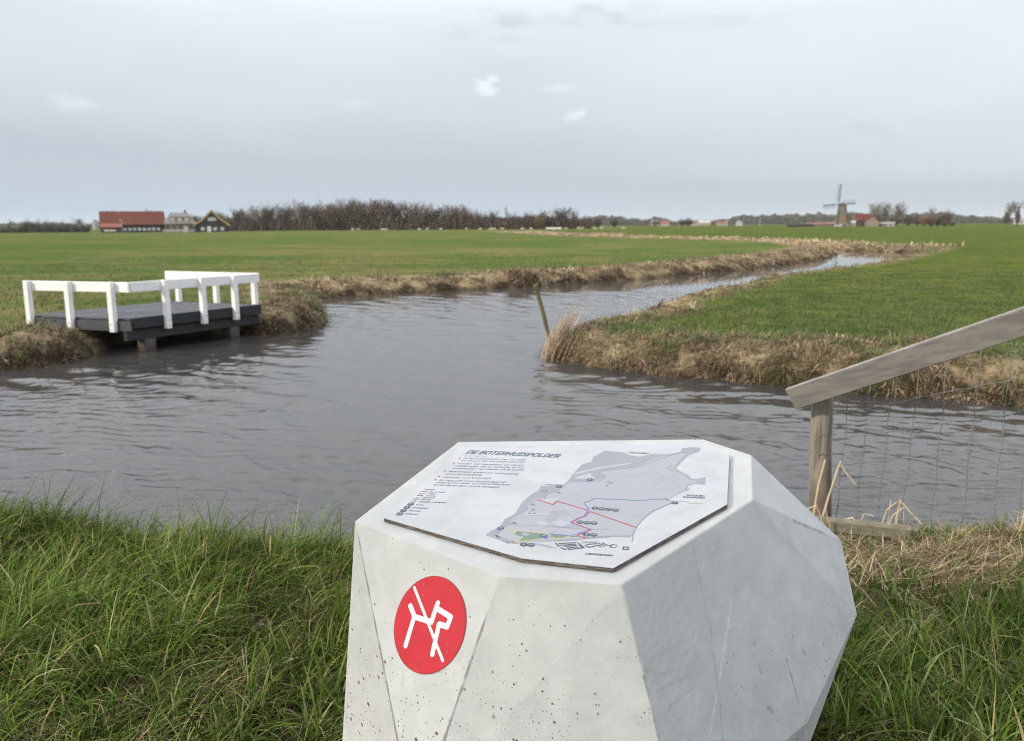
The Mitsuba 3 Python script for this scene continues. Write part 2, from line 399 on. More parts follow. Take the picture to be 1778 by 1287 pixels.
def concrete(p, n, uv):
    side = mikit.smoothstep(0.35, 0.5, n.x)
    u = p.x * (1 - side) + p.y * side
    v = p.z * 1.08
    cloud = mikit.fbm(p.x * 3.1, p.y * 3.1 + p.z * 1.3, p.z * 2.1, 4)
    mottle = mikit.fbm(p.x * 21, p.y * 21, p.z * 21, 3)
    grit = mikit.fbm(p.x * 160, p.y * 160, p.z * 160, 2)
    run = mikit.fbm(u * 17.0, v * 1.6, 4.0, 3)
    c = mikit.mix((0.250, 0.258, 0.264), (0.298, 0.307, 0.313), mikit.smoothstep(0.3, 0.7, 0.6 * cloud + 0.4 * mottle))
    c = c * (0.965 + 0.07 * run) * (1 + side * (0.22 * (mikit.fbm(u * 5.0 + v * 2.0, v * 2.2 - u, 7.0, 4) - 0.5))) * (0.96 + 0.08 * grit)
    low = mikit.smoothstep(1.95, 1.50, p.z)
    many = (0.0019 + 0.0032 * low) * (1 - 0.45 * side)
    hole = dr.maximum(pores(u, v, 0.021, many, 3.0), pores(u, v, 0.0085, many * 0.36, 11.0))
    hole = hole * mikit.smoothstep(0.97, 0.9, n.z) * mikit.smoothstep(0.45, 0.8, mikit.noise(u * 31, v * 31, 2.0) + low * 0.30 - 0.25 * side)
    c = mikit.mix(c, (0.060, 0.046, 0.036), dr.clip(hole, 0, 1))
    wob = 0.0035 * (mikit.fbm(p.x * 40, p.y * 40, p.z * 40, 2) - 0.5)
    for a, b, lo, w in ((CREASE[0], CREASE[1], 0.03, 0.0036), (CREASE[2], CREASE[3], 0.13, 0.0034)):
        d, t = dist_seg(p, a, b)
        line = (1 - mikit.smoothstep(w * 0.4, w * 1.3, dr.abs(d + wob))) * mikit.smoothstep(lo, lo + 0.05, t) * (0.35 + 0.9 * mikit.noise(t * 30.0, 1.0, 1.0))
        c = mikit.mix(c, (0.11, 0.105, 0.095), dr.clip(line, 0, 0.85))
    for a, b, w, s in MARKS:
        d, t = dist_seg(p, a, b)
        line = 1 - mikit.smoothstep(w * 0.3, w * 1.6, dr.abs(d + wob * (1 + 0.5 * w / 0.002)))
        tone = (0.085, 0.08, 0.075) if s > 0 else (0.45, 0.455, 0.45)
        c = mikit.mix(c, tone, line * abs(s) * 0.7 * dr.clip(0.25 + 1.1 * mikit.noise(t * 23.0, 3.0, w * 900), 0, 1))
    return c


def concrete_bump(p, n, uv):
    return 0.6 * mikit.fbm(p.x * 90, p.y * 90, p.z * 90, 3) + 0.8 * mikit.fbm(p.x * 12, p.y * 12, p.z * 12, 2)


scene['concrete'] = {'type': 'twosided', 'b': {'type': 'bumpmap', 't': mikit.proc(concrete_bump, eps=2e-3), 'scale': 0.0022,
                     'b': {'type': 'principled', 'base_color': mikit.proc(concrete), 'roughness': 0.62, 'specular': 0.3}}}

hull_pts = np.array(TOPRING + MID + [(0.905, 2.42, 1.13), (0.93, 2.75, 1.45), (0.3, 2.9, 1.5), (-0.3, 2.62, 1.5), (-0.05, 1.62, 0.98), (0.3, 1.58, 0.98), (0.55, 1.78, 0.98), (0.72, 2.3, 0.98),
                                    (0.5, 2.7, 0.98), (-0.1, 2.55, 0.98), (-0.36, 2.0, 0.98)])
mid_c = np.array([0.28, 2.1, 1.5])
ball = trimesh.creation.icosphere(2, R_EDGE).vertices
inner = hull_pts + (mid_c - hull_pts) / np.linalg.norm(mid_c - hull_pts, axis=1, keepdims=True) * R_EDGE * 1.25
stone = trimesh.convex.convex_hull((inner[:, None] + ball[None]).reshape(-1, 3))
tag('information_table', 'faceted pale concrete block with a map panel on top and a red disc below', 'information table')
put('information_table__body', stone, 'concrete', smooth=False)

# the panel on top: a frame of its own (u along the writing, v up the page)
PN = np.array([-0.0436, -0.0755, 0.9962]); PN /= np.linalg.norm(PN)
PO = np.array([0.1151, 2.0076, 2.0])
PX = np.array([0.9683, -0.2485, 0.0235]); PX -= PN * (PX @ PN); PX /= np.linalg.norm(PX)
PM = np.eye(4); PM[:3, 0] = PX; PM[:3, 1] = np.cross(PN, PX); PM[:3, 2] = PN; PM[:3, 3] = PO


def on_panel(m, lift=0.0):
    m = m.copy()
    m.apply_translation((0, 0, lift))
    m.apply_transform(PM)
    return m


def slab(poly, depth):
    gs = [g for g in getattr(poly, 'geoms', [poly]) if g.area > 0]
    return cat([trimesh.creation.extrude_polygon(g, depth, engine='earcut') for g in gs])


def panel_white(p, n, uv):
    dust = mikit.fbm(p.x * 14, p.y * 14, p.z * 14, 4)
    fine = mikit.fbm(p.x * 120, p.y * 120, 0.0, 2)
    c = mikit.mix((0.215, 0.227, 0.245), (0.245, 0.254, 0.270), mikit.smoothstep(0.3, 0.65, dust)) * (0.97 + 0.06 * fine)
    f1, f2, k = mikit.voronoi(p.x * 55.0, p.y * 55.0)
    speck = (1 - mikit.smoothstep(0.05, 0.11, f1)) * dr.select(k > 0.86, 0.5, 0.0)
    for a, b, w, s in (((-0.1455, 2.0455, 1.999), (-0.128, 2.043, 2.0), 0.0035, 0.7), ((0.03, 1.735, 1.97), (0.055, 1.722, 1.97), 0.006, 0.45), ((-0.235, 1.935, 1.98), (-0.22, 1.93, 1.98), 0.003, 0.3)):
        d, t = dist_seg(p, a, b)
        speck = dr.maximum(speck, (1 - mikit.smoothstep(w * 0.3, w, d + 0.004 * (fine - 0.5))) * s)
    return mikit.mix(c, (0.30, 0.26, 0.21), speck)


mat('panel_face', mikit.proc(panel_white), 0.35, 0.45)
mat('panel_core', mikit.proc(lambda p, n, uv: mikit.mix((0.045, 0.038, 0.034), (0.12, 0.105, 0.095), mikit.smoothstep(0.35, 0.7, mikit.fbm(p.x * 60, p.y * 60, p.z * 400, 2)))), 0.55, 0.3)
mat('ink_navy', (0.035, 0.05, 0.075), 0.5)
mat('ink_grey', (0.17, 0.19, 0.24), 0.5)
mat('ink_lilac', (0.152, 0.157, 0.186), 0.5)
mat('ink_pale', (0.190, 0.196, 0.224), 0.5)
mat('ink_paler', (0.220, 0.226, 0.248), 0.5)
mat('ink_mid', (0.168, 0.172, 0.20), 0.5)
mat('ink_line', (0.17, 0.175, 0.22), 0.5)
mat('ink_river', (0.13, 0.135, 0.20), 0.5)
mat('ink_red', (0.26, 0.045, 0.060), 0.5)
mat('ink_blue', (0.06, 0.11, 0.30), 0.5)
mat('ink_teal', (0.07, 0.14, 0.19), 0.5)
mat('ink_yellow', (0.30, 0.25, 0.12), 0.5)
mat('ink_green', (0.080, 0.125, 0.092), 0.5)
mat('ink_lime', (0.40, 0.45, 0.20), 0.5)
mat('ink_white', (0.24, 0.25, 0.265), 0.5)

PLATE = [(-0.3862, 0.4107), (0.3194, 0.5076), (0.4159, 0.4239), (0.4104, 0.0694), (0.1769, -0.3003), (-0.0266, -0.2861), (-0.4196, -0.1277)]
plate = sg.Polygon(PLATE).buffer(-0.004).buffer(0.004)
pk = 'information_table__panel'
put(pk, on_panel(slab(plate, 0.0085), -0.0092), 'panel_core')
labels[pk] = {'label': 'white map panel with dark layered edge'}
put(pk + '__print_sheet', on_panel(slab(plate.buffer(-0.0006), 0.0007), -0.0005), 'panel_face')

region = [(-0.1393, -0.1849), (-0.1294, -0.1578), (-0.117, -0.1386), (-0.1157, -0.0894), (-0.0992, -0.0618), (-0.0981, 0.0089), (-0.087, 0.0663), (-0.0728, 0.0971), (-0.073, 0.1248), (-0.0468, 0.1301), (-0.069, 0.1424), (-0.0147, 0.1442), (-0.0059, 0.1811), (-0.0037, 0.2236), (0.0099, 0.297), (0.0325, 0.3225), (0.0323, 0.3636), (0.0579, 0.4188), (0.1159, 0.4092), (0.133, 0.387), (0.1668, 0.3789), (0.197, 0.4062), (0.2297, 0.4063), (0.2576, 0.4166), (0.279, 0.4335), (0.2794, 0.4642), (0.3077, 0.476), (0.3345, 0.474), (0.3295, 0.4391), (0.3159, 0.4255), (0.3024, 0.4097), (0.2887, 0.3637), (0.2708, 0.2967), (0.3097, 0.248), (0.3181, 0.2264), (0.3366, 0.2287), (0.3539, 0.2462), (0.3536, 0.1887), (0.3269, 0.1922), (0.3093, 0.1752), (0.3156, 0.1489), (0.3002, 0.1374), (0.2708, 0.0897), (0.2781, 0.0591), (0.2321, 0.0007), (0.2155, -0.0434), (0.2039, -0.0947), (0.1996, -0.1322), (0.1964, -0.1476), (0.1382, -0.1523), (0.0912, -0.1689), (0.0736, -0.1818), (0.0069, -0.1975), (-0.0352, -0.2036), (-0.0548, -0.2197), (-0.079, -0.2174), (-0.1113, -0.1983)]
land = [(-0.107, -0.1499), (-0.0972, -0.1197), (-0.1018, -0.0875), (-0.0854, -0.0513), (-0.0733, -0.0253), (-0.0831, -0.0071), (-0.074, 0.0258), (-0.0343, 0.0875), (-0.011, 0.1247), (0.0001, 0.1694), (0.0509, 0.1676), (0.0717, 0.1835), (0.0872, 0.2103), (0.0802, 0.2263), (0.0663, 0.2407), (0.0735, 0.2513), (0.122, 0.2745), (0.1775, 0.311), (0.1936, 0.3527), (0.2196, 0.379), (0.2854, 0.4269), (0.292, 0.4168), (0.2788, 0.3626), (0.2633, 0.2936), (0.3025, 0.2399), (0.3112, 0.2133), (0.3333, 0.2161), (0.3267, 0.1972), (0.3088, 0.185), (0.2998, 0.145), (0.2705, 0.0943), (0.276, 0.0633), (0.2302, 0.0021), (0.2137, -0.042), (0.2021, -0.0933), (0.1984, -0.1361), (0.1376, -0.1487), (0.0723, -0.1746), (0.009, -0.1912), (-0.0562, -0.2141), (-0.1083, -0.1842)]
island = [(-0.0012, 0.2164), (0.0007, 0.2327), (0.0573, 0.2801), (0.1438, 0.3274), (0.1449, 0.3173), (0.096, 0.2902), (0.0448, 0.2565), (0.01, 0.2252)]
inlet = [(0.0068, 0.1983), (0.0268, 0.2198), (0.0419, 0.2366), (0.0514, 0.2143), (0.0606, 0.2049), (0.0549, 0.1917), (0.0316, 0.1909), (0.0124, 0.1885)]
patch_a = [(-0.0451, 0.0482), (-0.0122, 0.0525), (-0.0196, 0.0149), (-0.0485, 0.0292)]
dark1 = [(-0.0126, -0.028), (0.022, -0.0211), (0.0417, -0.0504), (0.0185, -0.0494), (0.0076, -0.0842), (-0.0023, -0.0958), (-0.0189, -0.0838), (-0.0102, -0.0576)]
dark2 = [(0.0331, -0.1169), (0.0536, -0.088), (0.0771, -0.1146), (0.0492, -0.1206)]
light1 = [(-0.0359, -0.1026), (-0.027, -0.087), (-0.0032, -0.1), (-0.0198, -0.1205)]
light2 = [(0.0002, -0.0996), (0.0205, -0.0783), (0.0476, -0.0929), (0.0277, -0.1157)]
light3 = [(-0.078, -0.052), (-0.0131, -0.0431), (-0.0164, -0.0534), (-0.0685, -0.0614)]
green1 = [(-0.0707, -0.1553), (0.0037, -0.1581), (-0.006, -0.1841), (-0.0516, -0.2057), (-0.0494, -0.1829), (-0.0722, -0.1702)]
green2 = [(0.0135, -0.1605), (0.0584, -0.1616), (0.0454, -0.1729), (0.0279, -0.1773), (0.0141, -0.1756)]
green3 = [(0.0584, -0.1616), (0.0707, -0.1561), (0.0788, -0.1643), (0.0577, -0.1674)]
greyblk = [(-0.0577, -0.1592), (-0.0368, -0.1601), (-0.04, -0.1759), (-0.0524, -0.1739)]
red1 = [(-0.0601, 0.0341), (-0.0165, 0.009), (-0.01, 0.0316), (0.0801, -0.0158), (0.0876, -0.0233), (0.2039, -0.0947)]
red2 = [(0.0876, -0.0233), (0.0799, -0.0261), (0.0744, -0.0505), (0.0617, -0.0647), (0.0492, -0.0886), (0.1018, -0.1209), (0.0744, -0.1578), (0.0933, -0.1656)]
blue1 = [(0.0756, 0.001), (0.0762, -0.0249), (0.0724, -0.0491), (0.0596, -0.0626), (0.0469, -0.0889), (0.0995, -0.1212), (0.0715, -0.1506)]
blue2 = [(0.0084, -0.1563), (0.0582, -0.1605), (0.0748, -0.1506)]
bluehook = [(0.007, -0.1615), (0.0096, -0.1744), (0.0055, -0.1825), (-0.001, -0.1797)]
teal = [(0.0746, 0.0016), (0.0605, 0.027), (0.0611, 0.037), (0.0704, 0.0422), (0.083, 0.0618), (0.1188, 0.0626), (0.1587, 0.0634), (0.1942, 0.0614), (0.2322, 0.0764), (0.2624, 0.0815)]
yel1 = [(-0.1023, -0.1512), (-0.0648, -0.1513), (0.0089, -0.1585)]
yel2 = [(-0.0739, -0.1704), (-0.0716, -0.1554)]
yel3 = [(-0.0579, -0.2176), (-0.0576, -0.2084), (-0.0486, -0.1828)]
yel4 = [(-0.0576, -0.2084), (-0.028, -0.1985), (-0.0011, -0.1834), (0.0122, -0.1747), (0.01, -0.1599)]
yel5 = [(0.0131, -0.1746), (0.0371, -0.1816), (0.0584, -0.1616), (0.0737, -0.1538)]
dline0 = [(0.2933, 0.4297), (0.2737, 0.4238), (0.2458, 0.3914), (0.2047, 0.3473), (0.1793, 0.3048), (0.1333, 0.2803), (0.0757, 0.2546), (0.0665, 0.2422), (0.0845, 0.2267), (0.0901, 0.2125), (0.077, 0.1791), (0.0501, 0.1695), (0.0137, 0.1731)]
dline1 = [(0.0137, 0.1731), (0.0011, 0.1633)]
dline2 = [(-0.011, 0.1247), (-0.0278, 0.0932), (-0.0507, 0.0568), (-0.0735, 0.0076), (-0.0831, -0.0071), (-0.0734, -0.028), (-0.1028, -0.0834), (-0.0979, -0.1198), (-0.1072, -0.1491), (-0.1166, -0.1661)]
dline3 = [(0.2778, 0.0635), (0.2322, -0.001), (0.2155, -0.0434), (0.2032, -0.0948), (0.2006, -0.132), (0.202, -0.1689)]
dline4 = [(-0.0946, -0.123), (-0.0151, -0.1178), (0.0587, -0.1165)]
dline5 = [(0.0042, -0.119), (0.0952, -0.1218), (0.1459, -0.1146)]
dline6 = [(0.0307, -0.1918), (0.1509, -0.152)]
fline0 = [(0.291, 0.0742), (0.3105, 0.0724), (0.3216, 0.0619), (0.3405, 0.0682), (0.3544, 0.0635)]
fline1 = [(0.0511, 0.1634), (0.0894, 0.0644)]
fline2 = [(0.2023, 0.3471), (0.2367, 0.3129), (0.2825, 0.2651)]
fline3 = [(0.2827, 0.2619), (0.2343, 0.1894), (0.2144, 0.1808)]
fline4 = [(0.293, 0.2438), (0.266, 0.1934)]
fline5 = [(0.301, 0.2226), (0.2758, 0.1824)]
fline6 = [(0.2427, 0.2635), (0.248, 0.2383), (0.2316, 0.2235), (0.2113, 0.1896)]
fline7 = [(0.2316, 0.2235), (0.2468, 0.2065)]
fline8 = [(0.1953, 0.1753), (0.2184, 0.148), (0.2159, 0.1627), (0.237, 0.1836)]
fline9 = [(0.0923, 0.1716), (0.1209, 0.0799)]
fline10 = [(0.1284, 0.1824), (0.1517, 0.1425)]
fline11 = [(0.1114, 0.1343), (0.138, 0.1052)]
fline12 = [(0.0291, 0.0853), (0.0437, 0.0669), (0.083, 0.0618)]
fline13 = [(0.2552, 0.1527), (0.2791, 0.1282)]
fline14 = [(0.264, 0.1901), (0.2903, 0.1661)]
fline15 = [(0.1584, 0.0566), (0.1712, -0.0065)]
fline16 = [(0.1964, 0.0181), (0.2007, -0.0232)]
fline17 = [(0.0869, -0.0206), (0.2159, -0.0288)]
fline18 = [(0.1246, 0.0522), (0.1425, 0.0162)]
fline19 = [(0.1006, 0.049), (0.115, 0.0098)]
fline20 = [(0.2256, 0.0767), (0.2222, 0.1161), (0.2376, 0.1475), (0.2973, 0.1611)]
fline21 = [(0.1137, 0.1868), (0.1548, 0.2172), (0.1849, 0.2467), (0.2354, 0.2659)]
fline22 = [(0.1, 0.2364), (0.148, 0.2357)]
fline23 = [(0.1778, 0.1339), (0.204, 0.0965)]
fline24 = [(-0.0942, -0.0964), (-0.0606, -0.0646), (-0.0093, -0.0532)]
fline25 = [(-0.0172, -0.0836), (0.0006, -0.1015), (0.0297, -0.1174)]
fline26 = [(0.022, -0.0211), (0.0468, -0.0497), (0.0633, -0.022)]
fline27 = [(-0.1019, -0.122), (-0.0859, -0.1226)]
fline28 = [(0.0331, -0.1169), (0.0125, -0.1511)]
fline29 = [(0.0093, 0.0979), (0.0451, 0.0647), (0.082, 0.0649)]
icons = [(0.0499, 0.1859), (-0.024, 0.128), (-0.1127, -0.1444), (0.0923, 0.0015), (0.1094, -0.0005), (0.1265, -0.0017), (0.1434, -0.0037), (0.069, -0.085), (0.0864, -0.0858), (0.1021, -0.0852), (0.0953, -0.1495), (0.1118, -0.1486), (0.2832, 0.0616), (-0.0028, -0.1705), (-0.038, -0.2201), (-0.0209, -0.2191)]
legicons = [(-0.3824, -0.0364), (-0.3845, -0.0573), (-0.3863, -0.0775), (-0.388, -0.0982)]
houses = [(-0.0581, -0.0277), (-0.0612, -0.0303), (-0.0506, -0.0491), (-0.0637, -0.0509), (-0.0892, -0.1093), (-0.0832, -0.1133), (-0.0909, -0.1164), (-0.1117, -0.1843), (-0.1039, -0.1908), (-0.1085, -0.1896), (-0.0768, -0.216), (-0.0655, -0.2106), (0.1007, 0.1789), (0.1062, 0.1641), (0.1025, 0.1483), (0.1107, 0.1739), (0.2559, 0.3138), (0.251, 0.2977), (0.2615, 0.2823), (0.2649, 0.0763), (-0.0195, 0.0894), (-0.013, 0.0855), (-0.0451, 0.0482), (-0.0685, 0.002), (-0.0636, -0.0)]
streets = [[(0.0329, -0.2025), (0.0432, -0.2172)], [(0.0396, -0.2033), (0.0789, -0.1931)], [(0.043, -0.2118), (0.0786, -0.2012)], [(0.0482, -0.2218), (0.0614, -0.2316)], [(0.0535, -0.2157), (0.0827, -0.206)], [(0.0599, -0.2236), (0.0873, -0.2135)], [(0.0659, -0.2298), (0.099, -0.2161)], [(0.0822, -0.1934), (0.1006, -0.2158)], [(0.0872, -0.2035), (0.0956, -0.2148)], [(0.1002, -0.2034), (0.1098, -0.2127), (0.1286, -0.1992)], [(0.1028, -0.1994), (0.1257, -0.1906)], [(0.13, -0.1972), (0.1378, -0.2068)], [(0.1287, -0.1884), (0.1452, -0.2021)], [(0.1363, -0.1854), (0.1525, -0.1975)]]
greybar = [(0.0889, -0.1844), (0.1256, -0.179), (0.1275, -0.186), (0.0919, -0.1927)]
greyvil = [(-0.0178, -0.2062), (0.0083, -0.2115), (0.0409, -0.2265), (0.0192, -0.2243), (-0.005, -0.2189)]
rows = [((-0.347, 0.3012), (-0.1589, 0.3097)), ((-0.3493, 0.282), (-0.1546, 0.2916)), ((-0.3521, 0.2581), (-0.1565, 0.2658)), ((-0.3528, 0.2389), (-0.1506, 0.2467)), ((-0.3545, 0.2188), (-0.1425, 0.229)), ((-0.3574, 0.1946), (-0.1557, 0.1985)), ((-0.3606, 0.1735), (-0.2527, 0.1785)), ((-0.3594, 0.1484), (-0.2204, 0.1576)), ((-0.3628, 0.1265), (-0.1746, 0.1344)), ((-0.3651, 0.1104), (-0.1571, 0.1189)), ((-0.3671, 0.0923), (-0.1793, 0.098))]
bul = [(-0.3584, 0.3072), (-0.3625, 0.2636), (-0.3684, 0.2016), (-0.3719, 0.1582), (-0.3742, 0.1338)]
leg = [((-0.3805, 0.0597), (-0.353, 0.0632)), ((-0.3609, 0.0452), (-0.3184, 0.0488)), ((-0.3624, 0.0325), (-0.3412, 0.0344)), ((-0.3626, 0.0185), (-0.3349, 0.0211)), ((-0.3643, 0.006), (-0.336, 0.0072)), ((-0.3656, -0.007), (-0.3401, -0.0054)), ((-0.3663, -0.0211), (-0.2913, -0.0174)), ((-0.3683, -0.041), (-0.3454, -0.0397)), ((-0.3709, -0.0596), (-0.329, -0.0588)), ((-0.3734, -0.0777), (-0.3416, -0.0789)), ((-0.3749, -0.0983), (-0.3418, -0.0979))]
legl = [((-0.3826, 0.0472), (-0.3677, 0.0486)), ((-0.3839, 0.0342), (-0.369, 0.0356)), ((-0.3846, 0.0182), (-0.3791, 0.0242), (-0.37, 0.0202)), ((-0.3865, 0.0088), (-0.3715, 0.0095)), ((-0.3877, -0.0053), (-0.3724, -0.0041)), ((-0.386, -0.0225), (-0.3793, -0.0191), (-0.378, -0.0125))]
lab = [(0.1287, 0.4061), (0.1859, 0.4051), (0.3092, 0.1091), (0.3521, 0.1102), (0.3006, 0.0967), (0.3545, 0.0982), (0.1066, -0.2467), (0.1678, -0.2477), (-0.0654, 0.0864), (-0.0479, 0.0886)]

INK = 0.00022
ink_level = [0.0003]


def ink(name, polys, m, label=None, stuff=False):
    """Flat print, a hair thick, each layer a hair above the one before."""
    ink_level[0] += 0.00006
    lots = [polys] if stuff or name in ('yellow_route', 'blue_route', 'red_route') else [[g] for g in polys]
    for lot in lots:
        key = put(pk + '__' + name, on_panel(cat([slab(g, INK) for g in lot if g.area > 0]), ink_level[0]), m)
        if label or stuff:
            labels[key] = {**({'label': label} if label else {}), **({'kind': 'stuff'} if stuff else {})}


def line(pts, w, cap='round'):
    return sg.LineString(pts).buffer(w / 2, cap_style=cap, quad_segs=3)


def poly(pts):
    return sg.Polygon(pts).buffer(0)


ink('map_water', [poly(region)], 'ink_lilac', 'lilac water around the mapped polder')
ink('map_land', [poly(land)], 'ink_pale', 'pale lilac polder on the map')
ink('map_island', [poly(island), poly(inlet), poly(light1), poly(light2), poly(light3), poly(patch_a)], 'ink_paler')
ink('map_plot', [poly(dark1), poly(dark2), poly(greybar), poly(greyvil)], 'ink_mid')
ink('map_park', [poly(green1), poly(green2), poly(green3)], 'ink_green', 'green park area on the map')
ink('map_block', [poly(greyblk)], 'ink_mid')
ink('map_ditch', [line(q, 0.0011) for q in (fline0, fline1, fline2, fline3, fline4, fline5, fline6, fline7, fline8, fline9, fline10, fline11, fline12, fline13, fline14, fline15, fline16, fline17, fline18,
                                           fline19, fline20, fline21, fline22, fline23, fline24, fline25, fline26, fline27, fline28, fline29)], 'ink_line', stuff=True)
ink('map_road', [line(q, 0.0024) for q in (dline0, dline1, dline2, dline3)] + [line(q, 0.0014) for q in (dline4, dline5, dline6)], 'ink_river', stuff=True)
ink('map_street', [line(q, 0.0032, 'flat') for q in streets] + [sg.box(x - 0.0032, y - 0.0018, x + 0.0032, y + 0.0018) for x, y in houses]
    + [sg.Point(0.1635, -0.1985).buffer(0.009).difference(sg.Point(0.1650, -0.1985).buffer(0.0066)), sg.box(0.185, -0.212, 0.199, -0.197).difference(sg.box(0.188, -0.209, 0.196, -0.200))], 'ink_navy', stuff=True)
ink('yellow_route', [line(q, 0.0030) for q in (yel1, yel2, yel3, yel4, yel5)], 'ink_yellow', 'yellow route on the map')
ink('teal_route', [line(teal, 0.0042)], 'ink_teal', 'blue green route on the map')
ink('blue_route', [line(blue1, 0.0042), line(blue2, 0.0032), line(bluehook, 0.0042)], 'ink_blue', 'blue route on the map')
ink('red_route', [line(red1, 0.0036), line(red2, 0.0036)], 'ink_red', 'red route on the map')
ink('map_icon', [sg.Point(x, y).buffer(0.0088) for x, y in icons + legicons], 'ink_navy', 'round navy symbols on the map and legend')
sym = []
for k, (x, y) in enumerate(icons + legicons):
    if k in (0, 1, 3, 10, 12, 14, 17):
        sym += [sg.box(x - 0.0013, y - 0.0045, x + 0.0013, y + 0.0015), sg.Point(x, y + 0.0042).buffer(0.0014)]
    else:
        sym += [line([(x - 0.005, y - 0.002), (x - 0.001, y + 0.002), (x + 0.002, y - 0.001), (x + 0.005, y + 0.002)], 0.0014), sg.Point(x + 0.001, y + 0.0042).buffer(0.0012)]
ink('icon_symbol', sym, 'ink_white', stuff=True)
ink('bullet', [sg.Point(x, y).buffer(0.0030) for x, y in bul], 'ink_red', 'red bullet dots of the rules')


def words(text, a, b, height, name, m, bold=False, slant=0.16):
    """One line of writing from a to b."""
    t = meshkit.text_mesh(text, height, depth=INK, bold=bold)
    v = t.vertices.copy()
    a, b = np.array(a), np.array(b)
    n = np.linalg.norm(b - a)
    v[:, 0] *= n / (v[:, 0].max())
    v[:, 0] += slant * v[:, 1]
    c, s = (b - a) / n
    t.vertices = np.stack([a[0] + c * v[:, 0] - s * v[:, 1], a[1] + s * v[:, 0] + c * v[:, 1], v[:, 2]], 1)
    if bold or name == 'title':                                           # a heavier face: strokes thickened sideways and up
        k_ = height * 0.032
        t = cat([t.copy().apply_translation((dx * k_, dy * k_, 0.00002 * j)) for j, (dx, dy) in enumerate(((-1, -1), (1, -1), (-1, 1), (1, 1)))])
    key = put(pk + '__' + name, on_panel(t, 0.00035), m)
    if name == 'title':
        labels[key] = {'label': 'slanting navy capitals reading DE BOTERHUISPOLDER'}


words('DE BOTERHUISPOLDER', (-0.3550, 0.3490), (-0.0700, 0.3440), 0.029, 'title', 'ink_navy', False, 0.25)
words('Huisregels', (-0.3590, 0.3250), (-0.2800, 0.3265), 0.013, 'heading', 'ink_grey', False)
for s, (a, b) in zip(['In het broedseizoen (van 15 maart', 'tot 15 juni) zijn alle paden gesloten.', 'Honden niet toegestaan om vee en', 'weidevogels niet te verstoren en het', 'overbrengen van ziekten uit te sluiten.',
                      'Bewandelen paden van zonsopgang', 'tot zonsondergang.', 'Verboden voor brommers.', 'En natuurlijk niets beschadigen of', 'meenemen, geen rommel achterlaten', 'en de dieren geen schrik aanjagen.'], rows):
    words(s, (a[0], a[1] + 0.001), (b[0], b[1] + 0.001), 0.0105, 'rule_text', 'ink_navy')
for s, (a, b) in zip(['Legenda', 'Fiets- en voetpad', 'Voetpad', 'Voetbrug', 'Boerenpad', 'Kanoroute', 'Kanosteiger / overstapplaats', 'Horeca', 'Informatiepaneel', 'Fietsroute', 'Ruiterpad'], leg):
    words(s, a, b, 0.0075, 'legend_text', 'ink_navy')
for q, m in zip(legl, ('ink_red', 'ink_yellow', 'ink_navy', 'ink_lime', 'ink_blue', 'ink_line')):
    ink('legend_line', [line(q, 0.0024)], m)
for s, a, b in (('TEYLINGEN', lab[0], lab[1]), ('KAAG EN', lab[2], lab[3]), ('BRAASSEM', lab[4], lab[5]), ('LEIDERDORP', lab[6], lab[7]), ('ZIJL', lab[8], lab[9])):
    words(s, a, b, 0.0078, 'place_name', 'ink_navy', True)

# the red disc let into the left facet
LN = np.array([-0.577, -0.676, 0.458]); LN /= np.linalg.norm(LN)
LX = np.cross([0, 0, 1.0], LN); LX /= np.linalg.norm(LX)
LM = np.eye(4); LM[:3, 0] = LX; LM[:3, 1] = np.cross(LN, LX); LM[:3, 2] = LN
ctr = np.array([-0.188, 1.732, 1.825])
fc = np.array(TOPRING[6])
LM[:3, 3] = ctr + LN * (-(0.004))


def on_disc(m, lift):
    m = m.copy(); m.apply_translation((0, 0, lift)); m.apply_transform(LM)
    return m


def red_paint(p, n, uv):
    f1, f2, k = mikit.voronoi(p.x * 70.0, p.z * 70.0)
    speck = (1 - mikit.smoothstep(0.10, 0.22, f1)) * dr.select(k > 0.9, 0.7, 0.0)
    c = mikit.mix((0.265, 0.008, 0.018), (0.31, 0.012, 0.024), mikit.fbm(p.x * 20, p.y * 20, p.z * 20, 3))
    return mikit.mix(c, (0.16, 0.07, 0.06), speck)


mat('disc_red', mikit.proc(red_paint), 0.5, 0.18)
mat('disc_edge', (0.05, 0.045, 0.04), 0.6)
mat('disc_white', (0.42, 0.42, 0.42), 0.4, 0.5)
dk = 'information_table__disc'
put(dk, on_disc(slab(sg.Point(0, 0).buffer(0.1055, quad_segs=24), 0.008), -0.004), 'disc_edge', smooth=30)
labels[dk] = {'label': 'round red disc with a white line drawing of a horse crossed by a stick'}
put(dk + '__red_face', on_disc(slab(sg.Point(0, 0).buffer(0.1045, quad_segs=24), 0.001), 0.0036), 'disc_red')
fig = shapely.union_all([line([(-0.0748, 0.0615), (0.0691, -0.0582)], 0.0072), line([(-0.0695, 0.0208), (-0.0481, 0.0031), (-0.0468, -0.0627)], 0.0122), line([(-0.0477, 0.0023), (0.0055, 0.0062), (0.0069, 0.0491)], 0.0122),
                         line([(0.0101, 0.0378), (0.0545, 0.0319), (0.0529, 0.0101), (0.0286, 0.0085), (0.0359, -0.0551)], 0.0122)])
put(dk + '__horse_symbol', on_disc(slab(fig, 0.0006), 0.0045), 'disc_white')
# ------------------------------------------------------------------ the footbridge


def white_paint(p, n, uv):
    g = mikit.smoothstep(0.95, 0.45, p.z) * mikit.fbm(p.x * 9, p.y * 9, p.z * 5, 3)
    return mikit.mix(mikit.mix((0.56, 0.56, 0.56), (0.62, 0.62, 0.615), mikit.fbm(p.x * 6, p.y * 6, p.z * 3, 3)), (0.50, 0.52, 0.44), dr.clip(g * 0.5, 0, 1))


